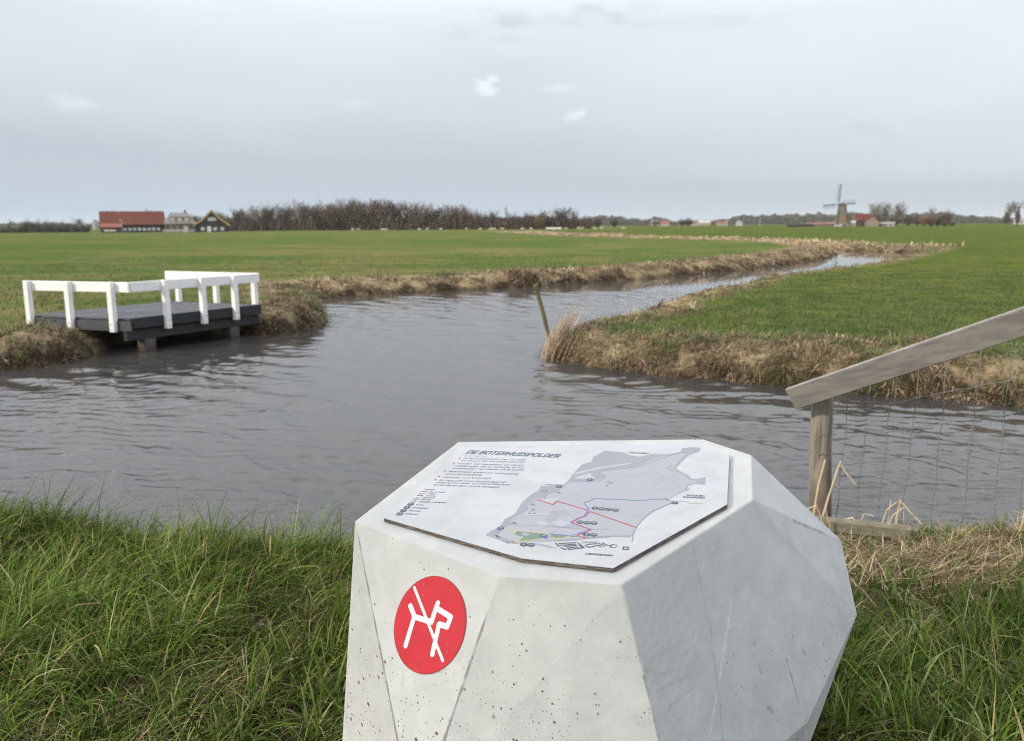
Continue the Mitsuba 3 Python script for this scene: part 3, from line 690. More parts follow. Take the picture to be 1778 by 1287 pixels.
def deck_wood(p, n, uv):
    a = p.x * 0.83 - p.y * 0.557
    b = p.x * 0.557 + p.y * 0.83
    c = mikit.mix((0.026, 0.028, 0.034), (0.048, 0.051, 0.059), mikit.fbm(a * 30, b * 1.5, p.z * 30, 3))
    return c * (0.75 + 0.5 * mikit.cell_rand(dr.floor(a / 0.15), 3.0, 1.0))


mat('bridge_white', mikit.proc(white_paint), 0.45, 0.4)
mat('bridge_deck', mikit.proc(deck_wood), 0.6, 0.4)
mat('bridge_dark', mikit.proc(lambda p, n, uv: mikit.mix((0.008, 0.010, 0.011), (0.018, 0.021, 0.023), mikit.fbm(p.x * 7, p.y * 7, p.z * 22, 3))), 0.6, 0.35)
mat('bridge_pile', mikit.proc(lambda p, n, uv: mikit.mix((0.03, 0.028, 0.026), (0.085, 0.078, 0.068), mikit.fbm(p.x * 14, p.y * 14, p.z * 3, 3)) * mikit.mix((0.45, 0.42, 0.38), (1, 1, 1), mikit.smoothstep(0.02, 0.22, p.z))), 0.7, 0.3)
mat('bolt_steel', (0.18, 0.18, 0.18), 0.45, 0.5, 0.6)

fb = 'footbridge'
tag(fb, 'small footbridge with white timber railings and a dark plank deck over the water', 'footbridge')
DA, DB, DC, D0 = np.array([-8.126, 17.756]), np.array([-6.309, 20.81]), np.array([-9.113, 22.046]), np.array([-10.738, 18.548])
DECK, RAIL = 0.76, 1.54
eAB = (DB - DA) / np.linalg.norm(DB - DA)
eF = (D0 - DA) / np.linalg.norm(D0 - DA)
eBk = (DC - DB) / np.linalg.norm(DC - DB)
outF = -np.array([eF[1], -eF[0]]) * 1.0
outF = outF if outF @ (DA - DB) > 0 else -outF
outS = np.array([eAB[1], -eAB[0]])
outB = np.array([-eBk[1], eBk[0]])
outB = outB if outB @ (DB - DA) > 0 else -outB


def v3(q, z):
    return np.array([q[0], q[1], z])


prng = np.random.default_rng(77)
for k in range(19):                                   # deck boards lie along the water-side edge, one behind the other
    s0, s1 = 0.03 + k * 0.150, 0.03 + k * 0.150 + 0.141
    z = DECK + prng.uniform(-0.004, 0.003)
    q = [DA + eF * s0 - outF * 0.0, DA + eF * s1, DB + eBk * s1 * 1.0, DB + eBk * s0]
    lo = [v3(p_, z - 0.045) for p_ in q]; hi = [v3(p_, z) for p_ in q]
    put(fb + '__deck_board', trimesh.convex.convex_hull(np.array(lo + hi)), 'bridge_deck')
put(fb + '__edge_board', beam(v3(DA + eAB * 0.02 + outS * 0.03, DECK - 0.105), v3(DB + outS * 0.03 + eAB * 0.03, DECK - 0.105), 0.055, 0.235), 'bridge_dark')
put(fb + '__edge_board', beam(v3(DA + outF * 0.032 - eF * 0.03, DECK - 0.165), v3(DA + eF * 2.75 + outF * 0.032, DECK - 0.165), 0.05, 0.215), 'bridge_deck')
put(fb + '__edge_board', beam(v3(DB + outB * 0.03, DECK - 0.12), v3(DB + eBk * 2.9 + outB * 0.03, DECK - 0.12), 0.05, 0.22), 'bridge_dark')
inS = -outS
put(fb + '__cross_beam', beam(v3(DA + inS * 0.10 - eAB * 0.10, DECK - 0.365), v3(DB + inS * 0.10 + eAB * 0.02, DECK - 0.365), 0.14, 0.22), 'bridge_dark')
put(fb + '__cross_beam', beam(v3(DA + inS * 1.9 + eAB * 0.1, DECK - 0.365), v3(DB + inS * 1.9, DECK - 0.365), 0.14, 0.22), 'bridge_dark')
for s in (0.6, 1.8, 3.0):
    put(fb + '__joist', beam(v3(DA + eAB * s + inS * 0.20, DECK - 0.15), v3(DA + eAB * s + inS * 2.9, DECK - 0.15), 0.08, 0.19), 'bridge_dark')
for s in (0.42, 2.75):
    c_ = DA + eAB * s + inS * 0.12
    put(fb + '__pile', beam(v3(c_, -0.6), v3(c_, DECK - 0.475), 0.27, 0.27, up=v3(eAB, 0)), 'bridge_pile')
for s in (0.5, 2.8):
    c_ = DA + eAB * s + inS * 1.95
    put(fb + '__pile', beam(v3(c_, -0.6), v3(c_, DECK - 0.475), 0.24, 0.24, up=v3(eAB, 0)), 'bridge_pile')


def post(at, out, along, z0, z1, bolts=True):
    q = at + out * 0.125
    key = put(fb + '__railing_post', beam(v3(q, z0), v3(q, z1), 0.125, 0.125, up=v3(out, 0), bevel=0.008), 'bridge_white')
    if bolts:
        for dz in (0.055, 0.175):
            b = trimesh.creation.cylinder(0.013, 0.012, sections=8)
            M = trimesh.geometry.align_vectors([0, 0, 1], v3(out, 0)); M[:3, 3] = v3(q + out * 0.065, z0 + dz)
            b.apply_transform(M)
            put(key + '__bolt', b, 'bolt_steel')


nF, nS, nB = 2.729, 3.554, 3.064
for t in (0.959, 0.5545, 0.1415):
    post(DA + eF * t * nF - outF * 0.035, outF, eF, 0.47, RAIL)
for t in (0.234, 0.51, 0.773):
    post(DA + eAB * t * nS - outS * 0.035, outS, eAB, 0.47, RAIL)
for t in (0.0705, 0.4765, 0.8955):
    post(DB + eBk * t * nB - outB * 0.0, outB, eBk, 0.50, RAIL - 0.10, False)
put(fb + '__handrail', beam(v3(DA - eF * 0.02 - outF * 0.0, RAIL - 0.115), v3(DA + eF * 2.70, RAIL - 0.115), 0.055, 0.215, bevel=0.008), 'bridge_white')
put(fb + '__handrail', beam(v3(DA + eAB * 0.04, RAIL - 0.115), v3(DB + eAB * 0.02, RAIL - 0.115), 0.055, 0.215, bevel=0.008), 'bridge_white')
put(fb + '__handrail', beam(v3(DB - eBk * 0.03 + outB * 0.03, RAIL - 0.108), v3(DB + eBk * nB + outB * 0.03, RAIL - 0.108), 0.055, 0.215, bevel=0.008), 'bridge_white')

# ------------------------------------------------------------------ the leaning mooring pole
mat('pole_wood', mikit.proc(lambda p, n, uv: mikit.mix((0.055, 0.050, 0.022), (0.14, 0.118, 0.062), mikit.fbm(p.x * 25, p.y * 25, p.z * 5, 3))), 0.85, 0.15)
pts = np.array([(0.98, 18.55, -0.4), (0.86, 18.5, 0.10), (0.70, 18.45, 0.75), (0.57, 18.4, 1.22), (0.535, 18.4, 1.37)])
put('mooring_pole', path_tube(pts, [0.044, 0.044, 0.046, 0.048, 0.042], 10), 'pole_wood', smooth=40)
tag('mooring_pole', 'mossy wooden pole leaning out of the water at the tip of the right bank', 'pole')
cap_ = path_tube([(0.545, 18.4, 1.30), (0.525, 18.39, 1.39)], [0.058, 0.055], 10)
put('mooring_pole__pole_head', cap_, 'pole_wood', smooth=40)

# ------------------------------------------------------------------ the fence at the near bank


def grey_wood(p, n, uv):
    a = p.x * 0.61 - p.y * 0.70 + p.z * 0.43
    b = p.z * 0.9 - 0.4 * p.x
    g = mikit.fbm(a * 4.0, b * 60.0, p.y * 12, 4)
    k = mikit.fbm(a * 2.0, b * 9.0, 3.0, 3)
    c = mikit.mix((0.118, 0.110, 0.106), (0.178, 0.166, 0.160), mikit.smoothstep(0.3, 0.7, 0.6 * g + 0.4 * k))
    f1, f2, r = mikit.voronoi(a * 3.0, b * 14.0)
    return mikit.mix(c, (0.13, 0.11, 0.095), (1 - mikit.smoothstep(0.03, 0.10, f1)) * dr.select(r > 0.7, 0.8, 0.0))


def post_wood(p, n, uv):
    g = mikit.fbm(p.x * 70, p.y * 70, p.z * 4.0, 3)
    k = mikit.fbm(p.x * 12, p.y * 12, p.z * 6.0, 3)
    c = mikit.mix((0.10, 0.085, 0.073), (0.21, 0.18, 0.155), mikit.smoothstep(0.3, 0.7, 0.6 * g + 0.4 * k))
    rot = mikit.smoothstep(1.42, 1.12, p.z + 0.25 * (k - 0.5))
    return mikit.mix(c, (0.10, 0.075, 0.055), rot * mikit.smoothstep(0.35, 0.6, g) * 0.9)


mat('rail_wood', mikit.proc(grey_wood), 0.8, 0.2)
mat('post_wood', mikit.proc(post_wood), 0.85, 0.15)
mat('wire_steel', (0.115, 0.125, 0.125), 0.55, 0.4)
wf_ = 'wire_fence'
tag(wf_, 'weathered fence end with round post, sloping grey plank and square wire mesh', 'fence')
pp = np.array([(1.725, 4.47, 0.55), (1.72, 4.465, 1.1), (1.695, 4.455, 1.5), (1.69, 4.45, 1.80)])
put(wf_ + '__post', path_tube(pp, [0.060, 0.060, 0.0585, 0.057], 14), 'post_wood', smooth=40)
ra, rb = np.array([1.498, 4.385, 1.769]), np.array([2.208, 3.58, 2.274])
rd = (rb - ra) / np.linalg.norm(rb - ra)
put(wf_ + '__plank', beam(ra, rb + rd * 1.3, 0.032, 0.122, up=(-0.22, -0.2, 1.0), bevel=0.004), 'rail_wood')
labels[wf_ + '__plank'] = {'label': 'sloping weathered grey plank'}
cb = rb + rd * 1.1
put(wf_ + '__post', path_tube([(cb[0] + 0.06, cb[1] + 0.07, 0.6), (cb[0] + 0.06, cb[1] + 0.07, cb[2] + 0.1)], [0.07, 0.068], 14), 'post_wood', smooth=40)
md = np.array([1.0, -0.24]); md /= np.linalg.norm(md)
wrg = np.random.default_rng(3)


def mesh_point(s, z, bulge=0.0):
    return np.array([1.73 + md[0] * s, 4.40 + md[1] * s - bulge, z])


HZ = [((0.06, 1.695), (0.934, 1.948)), ((0.033, 1.548), (0.95, 1.766)), ((0.05, 1.405), (0.967, 1.586)), ((0.058, 1.273), (0.982, 1.415)), ((0.063, 1.174), (0.994, 1.28)), ((0.068, 1.09), (1.004, 1.173))]
hor = []
for (s0, z0), (s1, z1) in HZ:
    ss = np.linspace(0.02, 1.55, 32)
    zz = z0 + (z1 - z0) * (ss - s0) / (s1 - s0) + 0.004 * np.sin(ss * 41 + z0 * 50) - 0.02 * np.sin(np.clip((ss - 0.02) / 1.5, 0, 1) * np.pi)
    hor.append((ss, zz))
    put(wf_ + '__line_wire', path_tube([mesh_point(a, b, 0.012 * math.sin(a * 9)) for a, b in zip(ss, zz)], 0.0022, 5), 'wire_steel', smooth=True)
knots = []
for k, s in enumerate((0.063, 0.161, 0.274, 0.401, 0.543, 0.688, 0.826, 0.948, 1.09, 1.23, 1.37)):
    top = min(2.10, 1.80 + 0.36 * s)
    zs = np.linspace(1.03, top, 16)
    sl = s + 0.018 * np.clip((1.5 - zs) / 0.5, -1, 1) * (-1 if k < 4 else -0.4) + 0.004 * np.sin(zs * 17 + k)
    put(wf_ + '__stay_wire', path_tube([mesh_point(a, b, 0.012 * math.sin(a * 9)) for a, b in zip(sl, zs)], 0.0028, 5), 'wire_steel', smooth=True)
    for ss, zz in hor:
        z = np.interp(s, ss, zz)
        a = np.interp(z, zs, sl)
        knots.append(trimesh.creation.icosphere(1, 0.0062).apply_translation(mesh_point(a, z, 0.012 * math.sin(a * 9) + 0.002)))
put(wf_ + '__wire_knot', cat(knots), 'wire_steel', smooth=True)
labels[wf_ + '__wire_knot'] = {'kind': 'stuff'}
for z in (1.56, 1.45):
    put(wf_ + '__staple', path_tube([(1.665, 4.405, z), (1.680, 4.390, z + 0.012), (1.70, 4.392, z + 0.004), (1.715, 4.40, z + 0.014)], 0.0022, 5), 'wire_steel', smooth=True)
mat('log_wood', mikit.proc(lambda p, n, uv: mikit.mix((0.075, 0.07, 0.05), (0.19, 0.17, 0.13), mikit.fbm(p.x * 8 + p.y * 4, p.y * 60 - p.x * 20, p.z * 70, 3))), 0.85, 0.15)
put('timber_edging', beam((1.50, 4.34, 1.10), (2.10, 4.175, 1.085), 0.055, 0.08, bevel=0.014), 'log_wood')
tag('timber_edging', 'grey green timber lying in the grass at the foot of the fence', 'timber')

# ------------------------------------------------------------------ grass and reeds
scene['blade'] = {'type': 'principledthin', 'base_color': {'type': 'mesh_attribute', 'name': 'vertex_color'}, 'roughness': 0.32, 'diff_trans': 0.9, 'eta': 1.5}
scene['straw'] = {'type': 'twosided', 'b': {'type': 'principled', 'base_color': {'type': 'mesh_attribute', 'name': 'vertex_color'}, 'roughness': 0.7, 'specular': 0.25}}

LUSH = [(0.072, 0.122, 0.024), (0.115, 0.170, 0.036), (0.165, 0.215, 0.062), (0.044, 0.082, 0.022), (0.25, 0.29, 0.16), (0.30, 0.26, 0.13), (0.30, 0.22, 0.14)]
LUSHP = [30, 30, 13, 14, 5, 4, 2]
STRAW = [(0.265, 0.195, 0.125), (0.180, 0.126, 0.077), (0.110, 0.074, 0.044), (0.060, 0.042, 0.026), (0.36, 0.28, 0.19)]


def join(parts):
    ms, cs = zip(*parts)
    return cat(list(ms)), np.vstack(cs)


def scatter(n, x0, x1, y0, y1, keep):
    x, y = rng.uniform(x0, x1, n), rng.uniform(y0, y1, n)
    d = shore_distance(x, y)
    k = keep(x, y, d)
    k = k > rng.random(n) if k.dtype != bool else k
    x, y, d = x[k], y[k], d[k]
    return x, y, d, land_height(x, y, d)


def fb_noise(x, y, s, seed, o=3):
    return meshkit.fbm(np.stack([x * s, y * s, np.zeros_like(x)], -1), o, seed)


# near bank: long lush blades combed to the right by the wind, in tussocks, thinner and strawy by the fence
def near_keep(x, y, d):
    bare = np.clip(1.35 - 1.55 * np.hypot((x - 2.0) / 1.45, (y - 3.85) / 0.72) + 0.9 * (fb_noise(x, y, 3.5, 46) - 0.5), 0, 0.95)
    bare = np.maximum(bare, np.clip(1.6 - 1.6 * np.hypot((x - 1.62) / 0.34, (y - 3.12) / 0.16), 0, 0.95))
    hole = (fb_noise(x, y, 3.0, 41) < 0.36) * 0.55
    inside = np.hypot((x - 0.25) / 0.75, (y - 2.15) / 0.55) < 0.75
    return np.where((d > 0.35) & ~inside & near_side(x, y), 1 - np.maximum(bare, hole), 0.0) * np.clip(2.4 / np.hypot(x, y) * 1.9, 0, 1)


def sward(n, per, spread, hmin, hmax, wmin, wmax, curl, pal, palp, bright, seed, lean_mu):
    """Tussocks of blades that share a lie and a tone."""
    x, y, d, z = scatter(n, -4.6, 4.6, 1.75, 5.4, near_keep)
    N = len(x)
    lie = rng.normal(0.30, 0.55, N) + (fb_noise(x, y, 1.2, seed) - 0.5) * 5.0
    tone = rng.uniform(0.62, 1.38, N) * (0.70 + 0.75 * fb_noise(x, y, 1.1, 44)) * bright
    tall = rng.uniform(0.7, 1.25, N) * (0.62 + 0.85 * fb_noise(x, y, 1.6, 42)) * np.where((x > -1.3) & (x < 0.8), 0.85, 1.0) * np.where((x > 1.1) & (y > 3.25), 0.42, np.where(x > 0.8, 0.8, 1.0))
    i = np.repeat(np.arange(N), per)
    M = len(i)
    ox, oy = rng.normal(0, spread, M), rng.normal(0, spread, M)
    xx, yy = x[i] + ox, y[i] + oy
    zz = ground_at(xx, yy)
    fan = np.where(rng.random(M) < 0.35, np.arctan2(oy, ox), lie[i] + rng.normal(0, 0.45, M))
    col = pick(pal, palp, M) * tone[i][:, None] * [1.12, 1.07, 1.0]
    return blades(np.stack([xx, yy, zz - 0.012], 1), rng.uniform(hmin, hmax, M) * tall[i], fan, np.clip(rng.normal(lean_mu, 0.28, M), 0.05, 1.4), rng.uniform(wmin, wmax, M), col, 4, curl, face=fan + np.pi / 2 + rng.normal(0, 0.5, M))


m, c = join([sward(26000, 4, 0.035, 0.07, 0.18, 0.0032, 0.0075, 0.7, LUSH, LUSHP, 0.46, 47, 0.5),
             sward(5200, 16, 0.030, 0.15, 0.33, 0.0040, 0.0105, 1.05, LUSH, LUSHP, 0.90, 48, 0.62)])
scene['grass'] = mikit.ply(m, 'blade', smooth=False, color=c)
tag('grass', 'long wind-combed green grass covering the near bank', 'grass', kind='stuff')

# dead thatch between the tussocks and cut straw on the right
x, y, d, z = scatter(60000, -4.2, 4.4, 1.9, 5.0, lambda x, y, d: np.where((d > 0.3) & near_side(x, y), np.maximum(0.16 + 0.5 * (fb_noise(x, y, 2.6, 51) > 0.60), np.clip(1.3 - 1.5 * np.hypot((x - 2.0) / 1.45, (y - 3.85) / 0.74), 0, 1)), 0.0)
                         * (np.hypot((x - 0.25) / 0.75, (y - 2.15) / 0.55) > 0.75))
N = len(x)
col = pick(STRAW + [(0.09, 0.12, 0.035)], [5, 5, 6, 5, 2, 3], N)
m, c = blades(np.stack([x, y, z + rng.uniform(0.0, 0.025, N)], 1), rng.uniform(0.05, 0.20, N), rng.normal(0.2, 1.3, N), rng.uniform(0.95, 1.75, N), rng.uniform(0.002, 0.0055, N), col, 2, 0.25)
scene['straw_litter'] = mikit.ply(m, 'straw', smooth=False, color=c)
tag('straw_litter', 'dead straw and thatch lying between the grass tussocks', 'straw', kind='stuff')


def tufts(n, x0, x1, y0, y1, keep, per, hgt, wid, cols, p, spread, lean_mu=0.75, az_mu=0.0, az_sd=1.6, segs=2, green=None):
    """Tussocks: per blades round each centre, each tussock of one colour family."""
    x, y, d, z = scatter(n, x0, x1, y0, y1, keep)
    N = len(x)
    base = pick(cols, p, N) * (0.40 + 1.2 * fb_noise(x, y, 1.1 if y0 < 25 else 0.45, 91))[:, None]
    if green is not None:
        g = rng.random(N) < green(x, y, d)
        base[g] = pick([(0.062, 0.088, 0.020), (0.090, 0.112, 0.030), (0.048, 0.064, 0.018)], [1, 1, 1], g.sum()) * (0.6 + 0.8 * fb_noise(x[g], y[g], 2.3, 92))[:, None]
    big = rng.uniform(0.6, 1.4, N)
    i = np.repeat(np.arange(N), per)
    M = len(i)
    ox, oy = rng.normal(0, spread, M) * big[i], rng.normal(0, spread, M) * big[i]
    xx, yy = x[i] + ox, y[i] + oy
    zz = np.maximum(ground_at(xx, yy), -0.03)
    out = np.arctan2(oy, ox)
    az = np.where(rng.random(M) < 0.5, out, rng.normal(az_mu, az_sd, M))
    return blades(np.stack([xx, yy, zz - 0.01], 1), hgt * big[i] * rng.uniform(0.5, 1.3, M), az, np.clip(rng.normal(lean_mu, 0.3, M), 0.1, 1.6), wid * rng.uniform(0.6, 1.4, M),
                  np.clip(base[i] * rng.uniform(0.65, 1.35, (M, 1)), 0.002, 0.8), segs, 0.9)


SP = [3, 5, 5, 4, 2]
# front slope and tip of the right tongue
a = tufts(3600, 0.2, 10, 11, 18.6, lambda x, y, d: pen_side(x, y) & (d > 0.02) & (d < 1.9 + 1.2 * (fb_noise(x, y, 0.9, 61) - 0.5)), 26, 0.20, 0.010, STRAW, SP, 0.09, 0.85, 0.6,
          green=lambda x, y, d: np.clip((d - 0.4) * 0.40 + (fb_noise(x, y, 1.7, 62) - 0.42) * 3.6, 0.03, 0.92))
b = tufts(1400, 0.2, 10, 10.5, 18.6, lambda x, y, d: pen_side(x, y) & (d > -0.02) & (d < 0.40), 22, 0.26, 0.010, STRAW, [2, 4, 5, 4, 1], 0.05, 1.15, -1.6, 0.8)
# its far shore
c_ = tufts(6000, 0.5, 40, 17, 72, lambda x, y, d: pen_side(x, y) & (d > 0.0) & (d < 1.5 + 0.012 * y) & (x < 0.5 + y * 0.62), 12, 0.26, 0.022, STRAW, SP, 0.14, 0.7, 0.4,
           green=lambda x, y, d: np.clip((d - 0.7) * 0.6 + np.clip((y - 25) * 0.03, 0, 0.6), 0, 0.9))
m, c = join([a, b, c_])
scene['bank_grass'] = mikit.ply(m, 'straw', smooth=False, color=c)
tag('bank_grass', 'tangled brown and green grass on the banks of the right tongue of land', 'grass', kind='stuff')

# left mound, the little headland beside the bridge, and the long far bank
under = shapely.prepare
deck_poly = sg.Polygon([DA, D0 + eF * 0.5, DC + eBk * 0.6, DB])


def off_deck(x, y):
    return ~shapely.contains_xy(deck_poly, x, y)


a = tufts(5200, -14, -4.6, 13, 31.5, lambda x, y, d: ~pen_side(x, y) & off_deck(x, y) & (d > 0.0) & (d < 1.7 + 1.6 * (fb_noise(x, y, 0.7, 63) - 0.5)), 24, 0.24, 0.013, STRAW, [1, 3, 6, 8, 0.6], 0.10, 0.9, 0.3,
          green=lambda x, y, d: np.clip((fb_noise(x, y, 0.9, 64) - 0.47) * 2.5 + (d > 1.4) * 0.35, 0.0, 0.8))
b = tufts(16000, -8, 42, 30, 82, lambda x, y, d: ~pen_side(x, y) & (d > 0.0) & (d < 2.6 + 1.6 * (fb_noise(x, y, 0.35, 65) - 0.5)) & (x < 2 + y * 0.60), 12, 0.24, 0.030, STRAW, [4, 5, 5, 4, 2], 0.17, 0.75, 0.3,
          green=lambda x, y, d: np.clip((d - 1.5) * 0.35 + (fb_noise(x, y, 0.5, 66) - 0.52) * 1.5, 0.0, 0.7))
c_ = tufts(9000, -4, 44, 74, 240, lambda x, y, d: (d > 0.0) & (d < 3.4) & (y > 74), 7, 0.42, 0.09, [(0.36, 0.28, 0.19), (0.30, 0.225, 0.145), (0.24, 0.17, 0.105)], [3, 3, 2], 0.4, 0.7, 0.3)
m, c = join([a, b, c_])
scene['shore_grass'] = mikit.ply(m, 'straw', smooth=False, color=c)
tag('shore_grass', 'tangled dead brown grass along the left and far river bank', 'grass', kind='stuff')

# short sward
x, y, d, z = scatter(150000, 1.5, 22, 12.5, 36, lambda x, y, d: np.where(pen_side(x, y) & (d > 1.0) & (x < 1.5 + y * 0.68), np.clip((15.0 / y) ** 2, 0, 1) * np.clip(d - 0.9, 0, 1), 0.0))
N = len(x)
col = pick([(0.040, 0.060, 0.013), (0.053, 0.074, 0.017), (0.030, 0.044, 0.011), (0.08, 0.083, 0.029)], [4, 3, 3, 1], N) * (0.65 + 0.7 * fb_noise(x, y, 1.3, 71))[:, None]
m1, c1 = blades(np.stack([x, y, z - 0.01], 1), rng.uniform(0.05, 0.12, N) * (0.6 + 0.9 * fb_noise(x, y, 0.8, 72)), rng.normal(0.2, 1.2, N), rng.uniform(0.2, 0.9, N), rng.uniform(0.012, 0.022, N), col, 1, 0.3)
x, y, d, z = scatter(90000, -26, 14, 15, 60, lambda x, y, d: np.where(~pen_side(x, y) & ~near_side(x, y) & off_deck(x, y) & (d > 1.3) & (np.abs(x) < 3 + y * 0.66), np.clip((24.0 / y) ** 2, 0, 1), 0.0))
N = len(x)
col = pick([(0.042, 0.063, 0.014), (0.056, 0.070, 0.019), (0.033, 0.046, 0.012), (0.095, 0.080, 0.034)], [4, 3, 3, 3], N) * (0.65 + 0.7 * fb_noise(x, y, 0.9, 73))[:, None]
m2, c2 = blades(np.stack([x, y, z - 0.01], 1), rng.uniform(0.05, 0.13, N) * (0.6 + 0.9 * fb_noise(x, y, 0.6, 74)), rng.normal(0.2, 1.2, N), rng.uniform(0.3, 1.0, N), rng.uniform(0.016, 0.034, N), col, 1, 0.3)
m, c = join([(m1, c1), (m2, c2)])
scene['field_grass'] = mikit.ply(m, 'straw', smooth=False, color=c)
tag('field_grass', 'short grazed grass standing in the fields across the water', 'grass', kind='stuff')

# standing reeds at the tip beside the leaning pole
N = 420
x = 0.92 + rng.normal(0, 0.16, N); y = 17.2 + rng.normal(0, 0.35, N)
m, c = blades(np.stack([x, y, np.maximum(ground_at(x, y), -0.05)], 1), rng.uniform(0.35, 0.95, N), rng.normal(0.1, 0.35, N), rng.uniform(0.15, 0.55, N), rng.uniform(0.008, 0.016, N), pick(STRAW, [4, 4, 2, 0.5, 3], N), 3, 0.5)
scene['reed_clump'] = mikit.ply(m, 'straw', smooth=False, color=c)
tag('reed_clump', 'pale dry reed clump leaning right at the tip of the right bank', 'reeds')
# a rounded tussock on the far bank behind the pole
N = 900
x = 0.55 + rng.normal(0, 0.36, N); y = 36.9 + rng.normal(0, 0.34, N)
m, c = blades(np.stack([x, y, ground_at(x, y) - 0.02], 1), rng.uniform(0.3, 0.62, N), rng.uniform(0, 6.28, N), rng.uniform(0.1, 0.8, N), rng.uniform(0.03, 0.05, N), pick(STRAW, [3, 5, 4, 2, 1], N), 3, 0.7)
scene['grass_tussock'] = mikit.ply(m, 'straw', smooth=False, color=c)
tag('grass_tussock', 'round brown grass tussock on the far bank behind the leaning pole', 'tussock')

# broken reed stems and plants at the fence
mat('cane', mikit.proc(lambda p, n, uv: mikit.mix((0.34, 0.265, 0.16), (0.48, 0.40, 0.285), mikit.fbm(p.x * 40, p.y * 40, p.z * 14, 2))), 0.6, 0.3)
mat('red_twig', (0.13, 0.065, 0.045), 0.7)


def fence_xy(px, z, yy):
    """A point over the foot of the fence: px metres to the right of the post."""
    return np.array([1.73 + px, yy, z])


def reed(stems, label, m='cane', key='dry_reed', grp=None, leaves=0, seed=0):
    k = free_thing(key)
    for pts, r in stems:
        put(k + '__stem', path_tube(pts, np.linspace(r * 1.0, r * 0.75, len(pts)), 6), m, smooth=40)
    if leaves:
        lr = np.random.default_rng(seed)
        base = np.array([pts[int(lr.integers(1, len(pts)))] for pts, _ in [stems[int(lr.integers(len(stems)))] for _ in range(leaves)]])
        mm, cc = blades(base + lr.normal(0, 0.006, base.shape), lr.uniform(0.05, 0.12, leaves), lr.uniform(0, 6.28, leaves), lr.uniform(0.4, 1.2, leaves), lr.uniform(0.006, 0.011, leaves),
                        np.array([(0.12, 0.16, 0.06), (0.30, 0.25, 0.14)])[lr.integers(0, 2, leaves)], 2, 0.5)
        scene[k + '__leaf'] = mikit.ply(mm, 'straw', smooth=False, color=cc)
        labels[k + '__leaf'] = {'kind': 'stuff'}
    tag(k, label, 'plant' if leaves else 'reed', grp)


things = set()


def free_thing(k):
    n, q = 0, k
    while q in things or q in scene:
        n += 1
        q = f'{k}_{n:03d}'
    things.add(q)
    return q


reed([([fence_xy(-0.10, 1.10, 4.33), fence_xy(-0.085, 1.30, 4.32), fence_xy(-0.06, 1.45, 4.31)], 0.0055)], 'single dry reed stem standing left of the fence post')
reed([([fence_xy(-0.055, 1.06, 4.34), fence_xy(-0.03, 1.2, 4.33), fence_xy(0.015, 1.40, 4.32), fence_xy(0.03, 1.44, 4.32)], 0.006), ([fence_xy(0.03, 1.42, 4.32), fence_xy(0.07, 1.36, 4.32), fence_xy(0.125, 1.30, 4.33)], 0.0055)],
     'snapped dry reed leaning against the front of the fence post')
reed([([fence_xy(0.015, 1.02, 4.28), fence_xy(0.05, 1.13, 4.27), fence_xy(0.09, 1.14, 4.27), fence_xy(0.15, 1.06, 4.26)], 0.006), ([fence_xy(0.10, 1.03, 4.26), fence_xy(0.16, 1.12, 4.25), fence_xy(0.20, 1.02, 4.25)], 0.005),
      ([fence_xy(0.06, 1.02, 4.25), fence_xy(0.13, 1.07, 4.24), fence_xy(0.17, 1.10, 4.24)], 0.004)], 'low tangle of folded dry reed just right of the fence post')
reed([([fence_xy(0.315, 1.02, 4.25), fence_xy(0.315, 1.15, 4.245), fence_xy(0.325, 1.245, 4.24)], 0.0065), ([fence_xy(0.322, 1.245, 4.24), fence_xy(0.38, 1.18, 4.235), fence_xy(0.445, 1.115, 4.23)], 0.006)],
     'dry reed bent sharply at its top, midway along the fence foot')
reed([([fence_xy(0.265, 1.0, 4.27), fence_xy(0.275, 1.1, 4.26), fence_xy(0.285, 1.24, 4.26)], 0.0035), ([fence_xy(0.385, 1.0, 4.25), fence_xy(0.36, 1.1, 4.25), fence_xy(0.35, 1.18, 4.25)], 0.003)], 'two thin dry stalks beside the sharply bent reed', key='dry_stalk')
reed([([fence_xy(0.865, 1.0, 4.08), fence_xy(0.875, 1.12, 4.075), fence_xy(0.885, 1.26, 4.07)], 0.0065), ([fence_xy(0.94, 1.0, 4.05), fence_xy(0.93, 1.12, 4.05), fence_xy(0.90, 1.20, 4.06)], 0.003)], 'leafy dry stem plant near the right end of the fence foot', key='leafy_stem', leaves=46, seed=4)
reed([([fence_xy(1.02, 1.0, 4.02), fence_xy(1.03, 1.12, 4.015), fence_xy(1.05, 1.30, 4.01)], 0.003), ([fence_xy(0.985, 1.0, 4.03), fence_xy(1.01, 1.14, 4.02), fence_xy(1.03, 1.2, 4.015)], 0.0022)], 'thin red brown twigs at the right edge of the picture by the fence', m='red_twig', key='red_twig_plant')
reed([([(-0.935, 4.30, 1.02), (-0.93, 4.295, 1.13), (-0.925, 4.29, 1.20)], 0.003), ([(-0.93, 4.30, 1.1), (-0.95, 4.30, 1.15)], 0.002)], 'short dark red twig on the bank just left of the concrete table', m='red_twig', key='red_twig_plant')
qr = np.random.default_rng(31)
for k in range(5):
    bx = qr.uniform(-0.06, 0.26); by = qr.uniform(4.20, 4.32)
    az_, l_ = qr.uniform(-0.9, 0.9), qr.uniform(0.16, 0.34)
    p0_ = np.array([1.73 + bx, by, 1.03]); p1_ = p0_ + [math.sin(az_) * l_ * 0.5, -0.02, l_ * 0.62]; p2_ = p1_ + [math.sin(az_) * l_ * 0.6, -0.02, qr.uniform(-0.10, 0.12)]
    reed([([p0_, p1_, p2_], 0.0036)], 'loose dry reed in the small heap at the foot of the fence post', grp='loose reeds at the fence post')
# ------------------------------------------------------------------ bare winter trees


